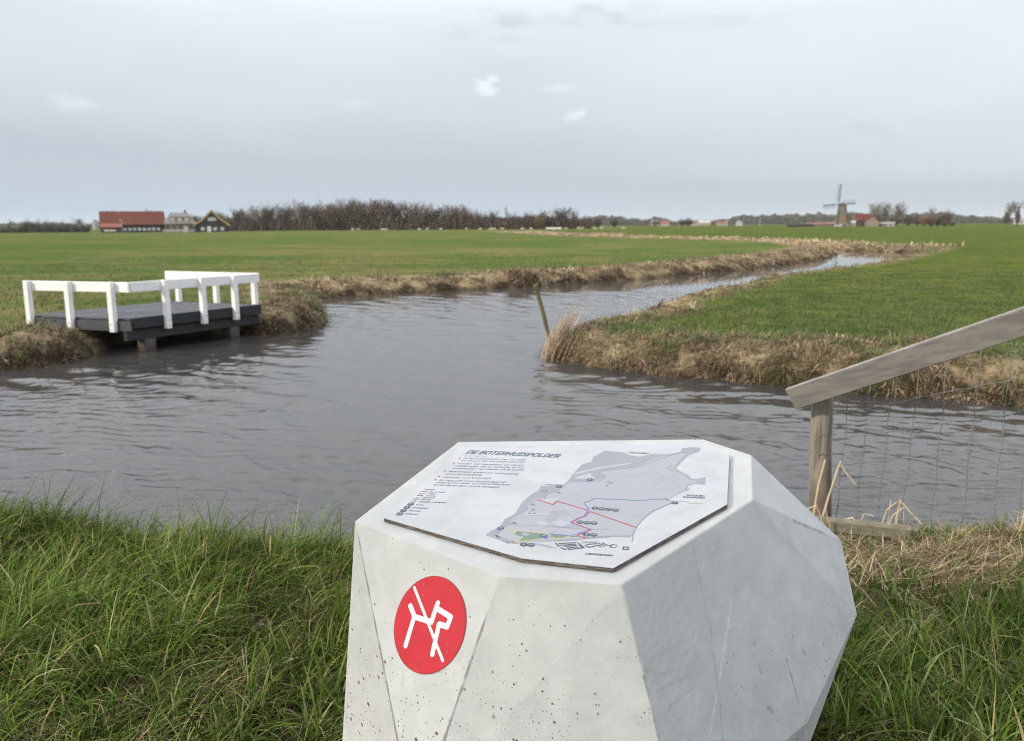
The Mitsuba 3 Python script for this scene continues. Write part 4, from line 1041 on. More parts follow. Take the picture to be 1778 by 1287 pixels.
def bark_mat(name, a, b):
    mat(name, mikit.proc(lambda p, n, uv: mikit.mix(a, b, mikit.fbm(p.x * 0.9, p.y * 0.9, p.z * 0.9, 3))), 0.85, 0.1)


bark_mat('twig_brown', (0.066, 0.044, 0.030), (0.108, 0.075, 0.054))
bark_mat('twig_red', (0.115, 0.075, 0.052), (0.20, 0.135, 0.09))
bark_mat('twig_grey', (0.085, 0.064, 0.047), (0.135, 0.106, 0.082))
bark_mat('twig_dark', (0.036, 0.031, 0.025), (0.068, 0.056, 0.045))
bark_mat('bark', (0.06, 0.046, 0.035), (0.10, 0.080, 0.064))


def grow(seed, height, spread, kind):
    """A bare tree: (trunk and limbs, crown of twigs). kind: round, tall, bush."""
    g = np.random.default_rng(seed)
    P0, P1, R0, R1 = [], [], [], []
    tips = []

    def limb(p, d, length, r, depth):
        n = 3
        for k in range(n):
            d = d + g.normal(0, 0.10, 3) + np.array([0, 0, 0.05])
            d /= np.linalg.norm(d)
            q = p + d * length / n
            P0.append(p); P1.append(q); R0.append(r * (1 - k / n * 0.35)); R1.append(r * (1 - (k + 1) / n * 0.35))
            p = q
            if depth >= 1:
                tips.append((p, d, length * 0.5))
            if depth < 3 and (k > 0 or depth > 0):
                for _ in range(2 if depth < 2 else 1):
                    a = g.uniform(0, 6.28)
                    side = np.array([math.cos(a), math.sin(a), 0])
                    if kind == 'tall':
                        nd = side * 0.35 + np.array([0, 0, 0.9])
                    else:
                        nd = d * 0.55 + side * spread + np.array([0, 0, 0.28])
                    nd /= np.linalg.norm(nd)
                    limb(p, nd, length * g.uniform(0.5, 0.72), r * 0.5, depth + 1)
        tips.append((p, d, length * 0.6))

    if kind == 'bush':
        for _ in range(7):
            a = g.uniform(0, 6.28)
            d = np.array([math.cos(a) * 0.6, math.sin(a) * 0.6, 1.0]); d /= np.linalg.norm(d)
            limb(np.array([math.cos(a) * 0.3, math.sin(a) * 0.3, 0.0]), d, height * 0.42, height * 0.012, 1)
    elif kind == 'tall':
        limb(np.array([0, 0, 0.0]), np.array([0, 0, 1.0]), height * 0.90, height * 0.016, 0)
        for k in range(26):
            z = height * g.uniform(0.22, 0.86)
            a = g.uniform(0, 6.28)
            nd = np.array([math.cos(a) * 0.42, math.sin(a) * 0.42, 0.9]); nd /= np.linalg.norm(nd)
            limb(np.array([0, 0, z]), nd, height * 0.20, height * 0.005, 2)
    else:
        limb(np.array([0, 0, 0.0]), np.array([g.normal(0, 0.05), g.normal(0, 0.05), 1.0]), height * 0.58, height * 0.022, 0)
    wood = tubes(np.array(P0), np.array(P1), np.array(R0), np.array(R1), 4)
    tp = np.array([t[0] for t in tips]); td = np.array([t[1] for t in tips]); tl = np.array([t[2] for t in tips])
    per = max(3, int(3000 / len(tp)))
    i = np.repeat(np.arange(len(tp)), per)
    M = len(i)
    dirs = td[i] + g.normal(0, 0.55, (M, 3)) + np.array([0, 0, 0.25])
    dirs /= np.linalg.norm(dirs, axis=1, keepdims=True)
    L = np.clip(tl[i], 0.04 * height, 0.12 * height) * g.uniform(0.5, 1.3, M)
    s = np.cross(dirs, g.normal(0, 1, (M, 3))); s /= np.linalg.norm(s, axis=1, keepdims=True)
    b = tp[i] + g.normal(0, 0.012 * height, (M, 3))
    W = height * (0.0050 if kind != 'round' else 0.0036) * g.uniform(0.5, 1.4, M)
    if kind == 'round':                                # an even, rounded head
        q = g.normal(0, 1, (M, 3)); q /= np.linalg.norm(q, axis=1, keepdims=True)
        q *= g.random((M, 1)) ** 0.45
        low = g.random(M) < 0.50
        b[low] = (q * [0.34, 0.34, 0.34] * height + [0, 0, 0.64 * height])[low]
    if kind == 'tall':
        q = g.normal(0, 1, (M, 3)); q /= np.linalg.norm(q, axis=1, keepdims=True)
        q *= g.random((M, 1)) ** 0.45
        low = g.random(M) < 0.45
        b[low] = (q * [0.11, 0.11, 0.42] * height + [0, 0, 0.50 * height])[low]
    if kind == 'bush':                                 # twigs right down to the ground
        q = g.normal(0, 1, (M, 3)); q /= np.linalg.norm(q, axis=1, keepdims=True)
        q *= g.random((M, 1)) ** 0.4
        low = g.random(M) < 0.45
        b[low] = (q * [0.26, 0.26, 0.40] * height + [0, 0, 0.42 * height])[low]
        dirs[low, 2] = np.abs(dirs[low, 2]) + 0.5
        dirs /= np.linalg.norm(dirs, axis=1, keepdims=True)
    v = np.stack([b - s * W[:, None], b + s * W[:, None], b + dirs * L[:, None]], 1).reshape(-1, 3)
    v[:, 2] = np.maximum(v[:, 2], 0.0)
    crown = trimesh.Trimesh(v, np.arange(3 * M).reshape(-1, 3), process=False)
    top = max(v[:, 2].max(), wood.vertices[:, 2].max())
    for m_ in (wood, crown):
        m_.vertices = m_.vertices * (height / top)
    return wood, crown


PROTO = {}
for name, seed, kind, spread, tw in (('round_a', 1, 'round', 0.75, 'twig_brown'), ('round_b', 2, 'round', 0.85, 'twig_grey'), ('round_c', 3, 'round', 0.65, 'twig_dark'), ('round_d', 4, 'round', 0.7, 'twig_red'),
                                     ('tall_a', 5, 'tall', 0.3, 'twig_brown'), ('tall_b', 6, 'tall', 0.3, 'twig_grey'), ('tall_c', 12, 'tall', 0.3, 'twig_dark'), ('bush_a', 7, 'bush', 0.6, 'twig_brown'),
                                     ('bush_b', 8, 'bush', 0.7, 'twig_dark'), ('bush_c', 9, 'bush', 0.6, 'twig_red')):
    wood, crown = grow(seed, 10.0, spread, kind)
    scene['group_' + name] = {'type': 'shapegroup', 'trunk': mikit.ply(wood, 'bark'), 'crown': mikit.ply(crown, tw)}

trng = np.random.default_rng(99)


def spot(b, D):
    """Bearing b (rise of x per metre ahead) and distance ahead D -> ground point."""
    return np.array([b * D, D, 0.58])


def tree(proto, b, D, height, label, group=None, wide=1.0, key='bare_tree', category='tree', sink=0.0):
    k = free_thing(key)
    x, y, z = spot(b, D)
    s = height / 10.0
    scene[k] = {'type': 'instance', 'g': {'type': 'ref', 'id': 'group_' + proto},
                'to_world': T().translate([x, y, z - sink]).rotate([0, 0, 1], float(trng.uniform(0, 360))).scale([s * wide, s * wide, s])}
    tag(k, label, category, group)
    return k


# the wood behind the farm: row behind row
WOODTOP = ([-.372, -.345, -.325, -.300, -.270, -.250, -.230, -.205, -.180, -.160, -.130, -.105, -.085, -.060, -.038, -.025], [6.5, 7.5, 9.0, 10.2, 11.2, 11.6, 11.6, 11.4, 12.2, 12.0, 11.2, 11.0, 10.2, 9.4, 8.0, 6.0])
for row, (D, n) in enumerate(((352, 46), (372, 40), (398, 34))):
    for k in range(n):
        b = -.372 + .347 * (k + trng.uniform(-.4, .4)) / (n - 1)
        hgt = np.interp(b, *WOODTOP) * trng.uniform(0.78, 1.12) * D / 335.0
        pr = trng.choice(['tall_a', 'round_a', 'tall_c', 'round_c', 'tall_b', 'bush_a'], p=[.36, .12, .22, .08, .16, .06])
        tree(pr, b, D + trng.uniform(-7, 7), hgt, 'bare brown tree standing close in the wood behind the meadow', 'bare trees of the wood', wide=trng.uniform(1.1, 1.9) if pr.startswith('tall') else trng.uniform(0.75, 1.1))
for k in range(26):
    b = -.03 + .105 * (k + trng.uniform(-.4, .4)) / 25
    tree(trng.choice(['tall_a', 'bush_a', 'round_c', 'tall_c', 'bush_b']), b, 366 + trng.uniform(-6, 6), np.interp(b, [-.03, .02, .06, .075], [6.2, 6.6, 7.2, 5.0]) * trng.uniform(0.8, 1.1), 'bare brown tree standing close in the wood behind the meadow', 'bare trees of the wood', wide=trng.uniform(1.0, 1.5))
# undergrowth of the wood
U = 34000
ub = trng.uniform(-.375, .095, U); uD = trng.uniform(346, 400, U)
uh = np.where(trng.random(U) < 0.5, trng.uniform(0.8, 3.2, U), trng.uniform(2.0, 7.5, U)) * np.where(ub > -.03, 0.72, 1.0)
m, c = blades(np.stack([ub * uD, uD, np.full(U, 0.5)], 1), uh, trng.uniform(0, 6.28, U), trng.uniform(0.05, 0.6, U), trng.uniform(0.25, 0.6, U), np.array([(0.072, 0.051, 0.037), (0.056, 0.042, 0.031), (0.088, 0.064, 0.046)])[trng.integers(0, 3, U)], 2, 0.4)
scene['undergrowth'] = mikit.ply(m, 'straw', color=c)
tag('undergrowth', 'brown undergrowth along the foot of the wood', 'undergrowth', kind='stuff')

U = 9000
ub = trng.uniform(-.605, -.498, U); uD = trng.uniform(318, 345, U)
uh = trng.uniform(0.6, 2.2, U) + 1.6 * meshkit.fbm(np.stack([ub * 260, ub * 0, ub * 0], -1), 3, 6) * (ub > -.578)
m, c = blades(np.stack([ub * uD, uD, np.full(U, 0.5)], 1), uh, trng.uniform(0, 6.28, U), trng.uniform(0.05, 0.5, U), trng.uniform(0.2, 0.5, U), np.array([(0.05, 0.045, 0.036), (0.035, 0.032, 0.026), (0.07, 0.055, 0.042)])[trng.integers(0, 3, U)], 2, 0.3)
scene['hedge'] = mikit.ply(m, 'straw', color=c)
tag('hedge', 'dark bare hedge under the tree row at far left', 'hedge', kind='stuff')

for pr, px, D, hgt, wd, lab in (
    ('round_c', -.0225, 350, 9.0, 0.9, 'dark knotty tree at the right end of the wood, left of the slim poplar'),
    ('tall_b', -.0050, 345, 10.2, 0.45, 'slim pale poplar standing up alone right of the wood'),
    ('round_a', .0040, 352, 7.6, 1.1, 'rounded brown tree just right of the slim poplar'),
    ('bush_a', .0130, 352, 6.0, 1.1, 'low brown bush between the slim poplar and the russet tree'),
    ('round_c', .0195, 350, 7.0, 1.2, 'dark brown tree left of the russet tree'),
    ('round_a', .0245, 356, 7.8, 1.1, 'tall brown tree behind the russet tree'),
    ('bush_c', .0335, 344, 6.6, 1.0, 'russet orange tree among the dark ones right of the wood'),
    ('round_b', .0385, 360, 9.2, 0.9, 'pale grey tree behind and right of the russet tree'),
    ('bush_b', .0440, 350, 6.0, 1.1, 'dark bush right of the russet tree'),
    ('round_c', .0545, 346, 9.6, 1.25, 'big dark tree, largest right of the russet tree'),
    ('round_a', .0600, 352, 9.6, 1.1, 'big brown tree beside the largest dark tree'),
    ('round_b', .0735, 350, 8.6, 0.95, 'open grey tree standing right of the largest dark tree'),
    ('round_b', .0870, 370, 6.6, 1.0, 'small pale tree at the right end of the tree row'),
    ('bush_b', .1020, 380, 5.0, 1.2, 'first dark bush in the gap right of the tree row'),
    ('bush_b', .1220, 400, 5.0, 1.0, 'second dark bush in the gap right of the tree row'),
    ('bush_b', -.4180, 420, 5.8, 0.8, 'bare tree showing over the barn roof, right of centre'),
):
    tree(pr, px, D, hgt, lab, wide=wd)
for pr, px, D, hgt, wd, lab in (
    ('round_b', -.4690, 330, 9.6, 0.9, 'bare tree rising behind the left end of the red barn roof'),
    ('round_b', -.4260, 330, 9.8, 0.8, 'bare grey tree rising behind the right end of the red barn roof'),
    ('round_a', -.4120, 335, 8.8, 0.8, 'bare tree between the red barn and the stone farmhouse'),
    ('round_c', -.3700, 335, 7.6, 0.9, 'dark tree showing between the farmhouse and the black barn'),
    ('tall_b', -.5920, 330, 5.6, 0.9, 'pale slim tree far left near the edge of the picture'),
    ('tall_c', -.5720, 320, 6.0, 2.0, 'dark tree, first of the thick pair at far left'),
    ('bush_b', -.5650, 322, 4.8, 1.1, 'dark tree, second of the thick pair at far left'),
    ('tall_c', -.5560, 320, 6.2, 1.7, 'tall dark tree, left half of the double crown at far left'),
    ('tall_c', -.5490, 322, 5.8, 1.8, 'dark tree, right half of the double crown at far left'),
    ('bush_b', -.5395, 325, 4.4, 0.9, 'low dark tree midway along the far left row'),
    ('tall_c', -.5295, 325, 5.8, 0.9, 'narrow pointed dark tree in the far left row'),
    ('bush_b', -.5240, 327, 4.0, 1.2, 'low dark bush right of the narrow pointed tree'),
    ('tall_a', -.5130, 340, 6.4, 2.0, 'brown tree toward the barn end of the far left row'),
    ('tall_a', -.5060, 345, 6.0, 2.2, 'brown tree at the barn end of the far left row'),
    ('round_b', .4290, 430, 13.4, 0.95, 'left one of three round bare trees right of the windmill'),
    ('round_b', .4420, 432, 13.6, 0.95, 'middle one of three round bare trees right of the windmill'),
    ('round_b', .4560, 430, 13.4, 1.1, 'right one of three round bare trees right of the windmill'),
    ('round_b', .3960, 450, 9.0, 0.9, 'faint bare tree behind the red roofed house by the windmill'),
    ('bush_b', .4350, 415, 5.4, 1.4, 'dark bush under the three round trees'),
    ('bush_a', .4530, 410, 5.0, 1.5, 'brown bush under the right one of the three round trees'),
    ('bush_b', .4690, 415, 6.2, 1.2, 'dark bush right of the three round trees'),
    ('bush_a', .4790, 420, 6.0, 1.2, 'brown bush between the round trees and the russet shrubs'),
    ('bush_c', .4870, 330, 5.0, 1.1, 'russet shrub, leftmost of the clump standing in the right meadow'),
    ('bush_c', .4960, 330, 5.2, 1.0, 'russet shrub, second of the clump standing in the right meadow'),
    ('bush_b', .5040, 332, 5.0, 0.9, 'dark shrub, third of the clump standing in the right meadow'),
    ('bush_a', .5110, 330, 3.2, 1.5, 'low brown shrub, fourth of the clump standing in the right meadow'),
    ('bush_a', .5200, 330, 2.4, 1.6, 'lowest brown shrub at the right end of the meadow clump'),
    ('round_b', .4950, 400, 10.0, 0.7, 'thin bare tree rising behind the russet shrub clump'),
    ('bush_a', .5140, 450, 9.4, 0.8, 'bare bushy tree standing over the low end of the shrub clump'),
    ('tall_b', .5835, 395, 12.0, 1.7, 'left one of the pair of tall bare trees at the right edge'),
    ('tall_a', .5870, 402, 10.2, 1.0, 'slim middle one of the tall bare trees at the right edge'),
    ('tall_b', .5975, 395, 12.2, 1.7, 'right one of the pair of tall bare trees at the right edge'),
    ('tall_a', .6075, 395, 12.0, 1.2, 'bare tree cut by the right edge of the picture'),
    ('bush_b', .2010, 500, 5.0, 1.6, 'dark bush before the far white sheds'),
    ('bush_b', .2090, 500, 5.8, 1.4, 'dark rounded bush right of the far white sheds'),
    ('bush_a', .1700, 520, 4.8, 1.4, 'brown bush left of the far white sheds'),
):
    tree(pr, px, D, hgt, lab, wide=wd)

# belts of trees far off, beyond all the farms
for key, D, b0, b1, prof, n, lab, cols in (
    ('far_wood', 900, .08, .66, ([.08, .10, .13, .155, .17, .20, .24, .28, .33, .38, .45, .50, .54, .57, .62, .66], [9, 11, 10, 6, 9, 4, 6, 11, 12, 12, 11, 12, 10, 7, 5, 6]), 26000, 'low dark belt of far trees along the right horizon', [(0.070, 0.068, 0.058), (0.095, 0.08, 0.066), (0.055, 0.062, 0.052)]),
    ('far_wood_001', 950, -.66, -.36, ([-.66, -.60, -.55, -.50, -.46, -.40, -.36], [5, 8, 8, 7, 9, 8, 8]), 12000, 'low dark belt of far trees along the left horizon', [(0.065, 0.066, 0.058), (0.09, 0.078, 0.066), (0.055, 0.062, 0.054)]),
    ('far_wood_002', 1000, -.36, .10, ([-.36, .0, .10], [10, 11, 10]), 12000, 'belt of far trees behind the brown wood', [(0.070, 0.068, 0.058), (0.095, 0.08, 0.066)]),
):
    bb = trng.uniform(b0, b1, n)
    DD = D + trng.uniform(-25, 25, n)
    cl = 0.75 + 0.5 * meshkit.fbm(np.stack([bb * 160, bb * 0, bb * 0], -1), 3, 4)
    tophgt = np.interp(bb, *prof) * cl
    hh = tophgt * trng.uniform(0.1, 1.0, n)
    ln = trng.uniform(1.0, 2.6, n)
    m, c = blades(np.stack([bb * DD, DD, 0.4 + np.maximum(hh - ln, 0)], 1), ln, trng.uniform(0, 6.28, n), trng.uniform(0.0, 0.6, n), trng.uniform(0.5, 1.3, n), np.array(cols)[trng.integers(0, len(cols), n)] * trng.uniform(0.8, 1.2, (n, 1)), 2, 0.3, face=trng.normal(0, 0.5, n))
    scene[key] = mikit.ply(m, 'straw', color=c)
    tag(key, lab, 'wood', kind='stuff')

# ------------------------------------------------------------------ buildings
mat('roof_red', mikit.proc(lambda p, n, uv: mikit.mix((0.072, 0.021, 0.014), (0.100, 0.032, 0.022), mikit.fbm(p.x * 1.2, p.y * 1.2, p.z * 2.2, 3)) * (0.86 + 0.28 * mikit.cell_rand(dr.floor(p.x / 0.30), dr.floor(p.z / 0.22), 1.0))), 0.8, 0.15)
mat('roof_brick', mikit.proc(lambda p, n, uv: mikit.mix((0.15, 0.055, 0.045), (0.20, 0.085, 0.065), mikit.fbm(p.x * 1.5, p.y * 1.5, p.z * 3, 3))), 0.85, 0.1)
mat('roof_grey', mikit.proc(lambda p, n, uv: mikit.mix((0.13, 0.13, 0.135), (0.20, 0.20, 0.205), mikit.fbm(p.x * 1.5, p.y * 1.5, p.z * 3, 3))), 0.8, 0.2)
mat('roof_dark', mikit.proc(lambda p, n, uv: mikit.mix((0.060, 0.035, 0.032), (0.10, 0.055, 0.048), mikit.fbm(p.x * 1.5, p.y * 1.5, p.z * 3, 3))), 0.85, 0.1)
mat('boards_black', mikit.proc(lambda p, n, uv: mikit.mix((0.016, 0.016, 0.017), (0.035, 0.034, 0.034), mikit.fbm(p.x * 3.5, p.y * 3.5, p.z * 0.6, 3))), 0.75, 0.2)
mat('wall_pink', mikit.proc(lambda p, n, uv: mikit.mix((0.15, 0.12, 0.10), (0.20, 0.165, 0.14), mikit.fbm(p.x * 2, p.y * 2, p.z * 3, 3))), 0.85, 0.1)
mat('wall_tan', (0.28, 0.24, 0.14), 0.8, 0.1)
mat('wall_white', mikit.proc(lambda p, n, uv: mikit.mix((0.26, 0.257, 0.247), (0.33, 0.325, 0.315), mikit.fbm(p.x, p.y, p.z, 3))), 0.8, 0.1)
mat('wall_brick', mikit.proc(lambda p, n, uv: mikit.mix((0.12, 0.076, 0.060), (0.16, 0.11, 0.09), mikit.fbm(p.x * 2, p.y * 2, p.z * 4, 3))), 0.85, 0.1)
mat('barge_yellow', (0.30, 0.215, 0.10), 0.7, 0.2)
mat('window_pale', (0.38, 0.38, 0.38), 0.3, 0.5)
mat('window_dark', (0.05, 0.055, 0.06), 0.15, 0.5)
mat('trim_white', (0.46, 0.455, 0.44), 0.6, 0.3)


class Place:
    """A building's own frame: x along its front, y into it, z up."""

    def __init__(self, key, b, D, turn, label, category, group=None):
        self.key = free_thing(key)
        self.M = np.eye(4)
        a = math.radians(turn) - math.atan(b)
        self.M[:2, :2] = [[math.cos(a), -math.sin(a)], [math.sin(a), math.cos(a)]]
        self.M[:3, 3] = spot(b, D)
        tag(self.key, label, category, group)

    def add(self, name, mesh, m, **kw):
        mesh = mesh.copy()
        mesh.apply_transform(self.M)
        return put(self.key + '__' + name, mesh, m, **kw)


def roof_slabs(w, e0, ridge, d0, d1, over=0.35, thick=0.16):
    """Two pitched slabs, ridge along x; eaves at depth d0 and d1 at height e0."""
    out = []
    mid = (d0 + d1) / 2
    for d in (d0, d1):
        s = -1 if d < mid else 1
        k = (ridge - e0) / abs(d - mid)
        lo = (d + s * over, e0 - k * over); hi = (mid, ridge)
        pts = []
        for x in (-w / 2 - over, w / 2 + over):
            for yy, zz in (lo, hi):
                pts += [(x, yy, zz), (x, yy, zz + thick)]
        out.append(trimesh.convex.convex_hull(np.array(pts)))
    return out


def gable_body(w, e0, ridge, d0, d1):
    mid = (d0 + d1) / 2
    pts = [(x, y_, z_) for x in (-w / 2, w / 2) for y_, z_ in ((d0, 0), (d1, 0), (d0, e0), (d1, e0), (mid, ridge - 0.02))]
    return trimesh.convex.convex_hull(np.array(pts))


# red roofed barn: long side to us
h_ = Place('red_roofed_barn', -.4460, 300, 0, 'long black barn with a big red tiled roof at the left of the farm', 'barn')
h_.add('wall', gable_body(20.6, 2.9, 7.35, 0.0, 11.0), 'boards_black')
rf = [h_.add('roof', r_, 'roof_red') for r_ in roof_slabs(20.6, 2.9, 7.35, 0.0, 11.0)]
low = trimesh.convex.convex_hull(np.array([(x, y_, z_) for x in (-10.5, -3.6) for y_, z_ in ((-1.9, 1.75), (-1.9, 1.92), (-0.15, 3.05), (-0.15, 3.22))]))
h_.add('lean_to_roof', low, 'roof_brick')
h_.add('lean_to_wall', box((6.6, 1.5, 1.75), (-7.1, -0.75, 0.875)), 'boards_black')
for k in range(8):
    w_ = h_.add('window', box((0.95, 0.10, 1.05), (-2.6 + k * 1.55, -0.03, 1.15)), 'window_pale')
    put(w_ + '__glazing_bar', box((0.09, 0.05, 1.05)).apply_transform(h_.M @ trimesh.transformations.translation_matrix((-2.6 + k * 1.55, -0.10, 1.15))), 'trim_white')
h_.add('door', box((1.9, 0.1, 2.2), (-9.0, -1.53, 1.1)), 'window_dark')

# the stone farmhouse
h_ = Place('farmhouse', -.3905, 303, 0, 'pale stone farmhouse with a grey hipped roof and tan dormers beside the red barn', 'farmhouse')
h_.add('wall', box((10.2, 8.0, 3.0), (0, 4.0, 1.5)), 'wall_pink')
rp = [(x, y_, 3.0) for x in (-5.6, 5.6) for y_ in (-0.4, 8.4)] + [(x, y_, 6.9) for x in (-3.0, 3.0) for y_ in (2.6, 5.4)]
h_.add('roof', trimesh.convex.convex_hull(np.array(rp)), 'roof_grey')
for k, x in enumerate((-2.35, 0.0, 2.35)):
    d_ = h_.add('dormer', box((1.75, 2.6, 1.75), (x, 1.25, 4.45)), 'wall_tan')
    put(d_ + '__window', box((1.0, 0.1, 1.05)).apply_transform(h_.M @ trimesh.transformations.translation_matrix((x, -0.06, 4.5))), 'window_pale')
    put(d_ + '__dormer_roof', box((2.0, 2.8, 0.16)).apply_transform(h_.M @ trimesh.transformations.translation_matrix((x, 1.2, 5.41))), 'roof_grey')
for x in (-4.1, -2.0, 0.1, 3.6):
    h_.add('window', box((1.0, 0.12, 1.35), (x, -0.02, 1.75)), 'window_dark')
h_.add('door', box((1.0, 0.12, 2.1), (1.9, -0.02, 1.05)), 'trim_white')
h_.add('chimney', box((0.8, 0.8, 1.0), (2.0, 4.0, 7.3)), 'roof_brick')
f_ = Place('garden_fence', -.3880, 298, 0, 'low white fence running before the stone farmhouse', 'fence')
for z_ in (0.45, 0.85):
    f_.add('rail', box((13.0, 0.06, 0.16), (0, 0, z_)), 'trim_white')
for k in range(9):
    f_.add('post', box((0.14, 0.14, 1.1), (-6.4 + k * 1.6, 0.12, 0.55)), 'trim_white')

# the black gabled barn
h_ = Place('black_gabled_barn', -.3525, 298, 0, 'black wooden barn with a steep gable edged in yellow boards', 'barn')
gab = sg.Polygon([(-5.7, 0), (5.7, 0), (5.7, 2.3), (3.0, 4.2), (0, 7.3), (-3.0, 4.2), (-5.7, 2.5)])
body = trimesh.creation.extrude_polygon(gab, 14.0, engine='earcut')
body.apply_transform(np.array([[1, 0, 0, 0], [0, 0, 1, 0], [0, 1, 0, 0], [0, 0, 0, 1.0]]))
body.fix_normals()
h_.add('wall', body, 'boards_black')
for q in (((-6.3, 2.35), (-3.1, 4.3)), ((-3.1, 4.3), (0.0, 7.5)), ((0.0, 7.5), (3.1, 4.3)), ((3.1, 4.3), (5.9, 2.2))):
    (x0, z0), (x1, z1) = q
    h_.add('barge_board', beam((x0, -0.15, z0), (x1, -0.15, z1), 0.22, 0.55, up=(-(z1 - z0), 0, x1 - x0), bevel=0.02), 'barge_yellow')
    h_.add('roof', beam(((x0 + x1) / 2 - (z1 - z0) * 0.02, 0.0, (z0 + z1) / 2 + 0.12), ((x0 + x1) / 2 - (z1 - z0) * 0.02, 14.3, (z0 + z1) / 2 + 0.12), math.hypot(x1 - x0, z1 - z0), 0.16, up=(-(z1 - z0), 0, x1 - x0), bevel=0.02), 'roof_dark')
for x in (-0.95, 0.0, 0.95):
    h_.add('window', box((0.8, 0.12, 1.3 if x == 0 else 0.95), (x, -0.03, 4.55 if x == 0 else 4.4)), 'window_pale')
for x in (-3.2, 0.9, 3.3):
    h_.add('window', box((1.2, 0.12, 1.1), (x, -0.03, 1.15)), 'window_pale')
h_.add('door', box((1.3, 0.12, 2.0), (-1.1, -0.03, 1.0)), 'trim_white')

# things before the farm
mat('trailer_white', (0.50, 0.49, 0.46), 0.5, 0.4)
mat('trailer_yellow', (0.60, 0.47, 0.16), 0.5, 0.4)
mat('rubber_black', (0.02, 0.02, 0.02), 0.8, 0.2)
mat('pole_grey', (0.42, 0.43, 0.43), 0.5, 0.4)


def trailer(key, b, D, length, label, yellow=False):
    q = Place(key, b, D, 0, label, 'trailer')
    hullp = sg.Polygon([(-length / 2, 0.55), (length / 2, 0.5), (length / 2 + 0.3, 1.05), (-length / 2 - 0.05, 1.1)])
    m_ = trimesh.creation.extrude_polygon(hullp, 1.7, engine='earcut')
    m_.apply_transform(np.array([[1, 0, 0, 0], [0, 0, 1, 0], [0, 1, 0, 0], [0, 0, 0, 1.0]])); m_.fix_normals()
    q.add('body', m_, 'trailer_white')
    if yellow:
        q.add('side_panel', box((length * 0.4, 0.06, 0.3), (-0.2, -0.03, 0.82)), 'trailer_yellow')
    for x in (-length * 0.22, length * 0.22):
        w_ = trimesh.creation.cylinder(0.32, 0.2, sections=14)
        w_.apply_transform(trimesh.transformations.rotation_matrix(math.pi / 2, (1, 0, 0))); w_.apply_translation((x, 0.05, 0.30))
        q.add('wheel', w_, 'rubber_black')
    q.add('drawbar', beam((length / 2, 0.85, 0.5), (length / 2 + 1.0, 0.85, 0.45), 0.08, 0.08), 'pole_grey')


trailer('farm_trailer', -.4740, 285, 3.4, 'small white and yellow trailer parked before the left end of the red barn', True)
trailer('farm_trailer_001', .0500, 262, 4.6, 'long white trailer standing in the far meadow before the tree row')
q = Place('lamp_post', -.4590, 290, 0, 'thin grey lamp post before the left end of the red barn', 'lamp post')
q.add('pole', path_tube([(0, 0, 0), (0, 0, 2.5), (0, 0, 4.3)], [0.07, 0.06, 0.05], 8), 'pole_grey')
q.add('lamp_head', box((0.75, 0.25, 0.16), (-0.25, 0, 4.35), 0.04), 'pole_grey')
q = Place('silo', -.4905, 420, 0, 'small white silo tower left of the red barn', 'silo')
q.add('drum', trimesh.creation.cylinder(1.2, 4.2, sections=20).apply_translation((0, 0, 3.0)), 'wall_white', smooth=30)
q.add('roof', trimesh.creation.cone(1.3, 0.9, sections=20).apply_translation((0, 0, 5.1)), 'roof_grey', smooth=20)
for a in (0.8, 2.4, 3.9, 5.5):
    q.add('leg', beam((math.cos(a), math.sin(a), 0), (math.cos(a), math.sin(a), 1.0), 0.16, 0.16, up=(1, 0, 0)), 'pole_grey')


def cottage(key, b, D, w, dep, eave, ridge, wall, roof, label, turn=0, group=None, wins=3, category='house'):
    q = Place(key, b, D, turn, label, category, group)
    if turn == 90:
        q.M[0, 3] += dep / 2
    q.add('wall', gable_body(w, eave, ridge, 0, dep), wall)
    for r_ in roof_slabs(w, eave, ridge, 0, dep, over=0.25):
        q.add('roof', r_, roof)
    for k in range(wins):
        q.add('window', box((0.9, 0.1, 1.1), (-w / 2 + w * (k + 0.7) / (wins + 0.4), -0.02, eave * 0.55)), 'window_dark')
    return q


cottage('far_house', -.5070, 640, 5.0, 6, 2.4, 4.0, 'wall_white', 'wall_white', 'tiny white shed far off left of the silo', category='shed')
cottage('far_house_001', .1695, 700, 6.5, 6, 2.6, 4.6, 'wall_white', 'roof_grey', 'leftmost of the tiny white houses on the far horizon')
cottage('far_house_002', .1815, 690, 6.5, 6, 2.4, 4.2, 'wall_white', 'roof_brick', 'tiny white house with a reddish roof, second on the far horizon')
cottage('far_house_003', .2100, 680, 17.0, 7, 2.0, 3.6, 'wall_white', 'roof_brick', 'long low white shed on the far horizon', wins=5, category='shed')
cottage('far_house_004', .2280, 660, 9.0, 6, 2.2, 3.6, 'wall_tan', 'wall_white', 'low shed with a yellowish wall right of the long white shed', category='shed')
cottage('far_house_005', .2490, 640, 8.0, 6, 1.8, 3.0, 'wall_white', 'roof_brick', 'small low house with a white end on the far horizon')
cottage('far_house_006', .2690, 560, 7.0, 4.6, 2.3, 4.2, 'wall_white', 'roof_grey', 'bright white gabled house between the windmill and the river', turn=90, wins=2)
cottage('far_house_007', .6020, 560, 9.0, 6, 2.2, 3.8, 'wall_white', 'roof_grey', 'white house behind the tall bare trees at the right edge')
cottage('brick_shed', .3720, 425, 9.5, 4, 1.3, 2.1, 'wall_brick', 'wall_brick', 'long low reddish shed just left of the windmill', category='shed')
cottage('brick_shed_001', .3550, 430, 5.5, 4, 1.2, 1.9, 'wall_white', 'roof_brick', 'low pale shed between the dark bales and the reddish shed', category='shed')
cottage('mill_house', .4145, 410, 7.5, 7, 2.6, 6.0, 'wall_brick', 'roof_red', 'house with a large red roof right of the windmill')
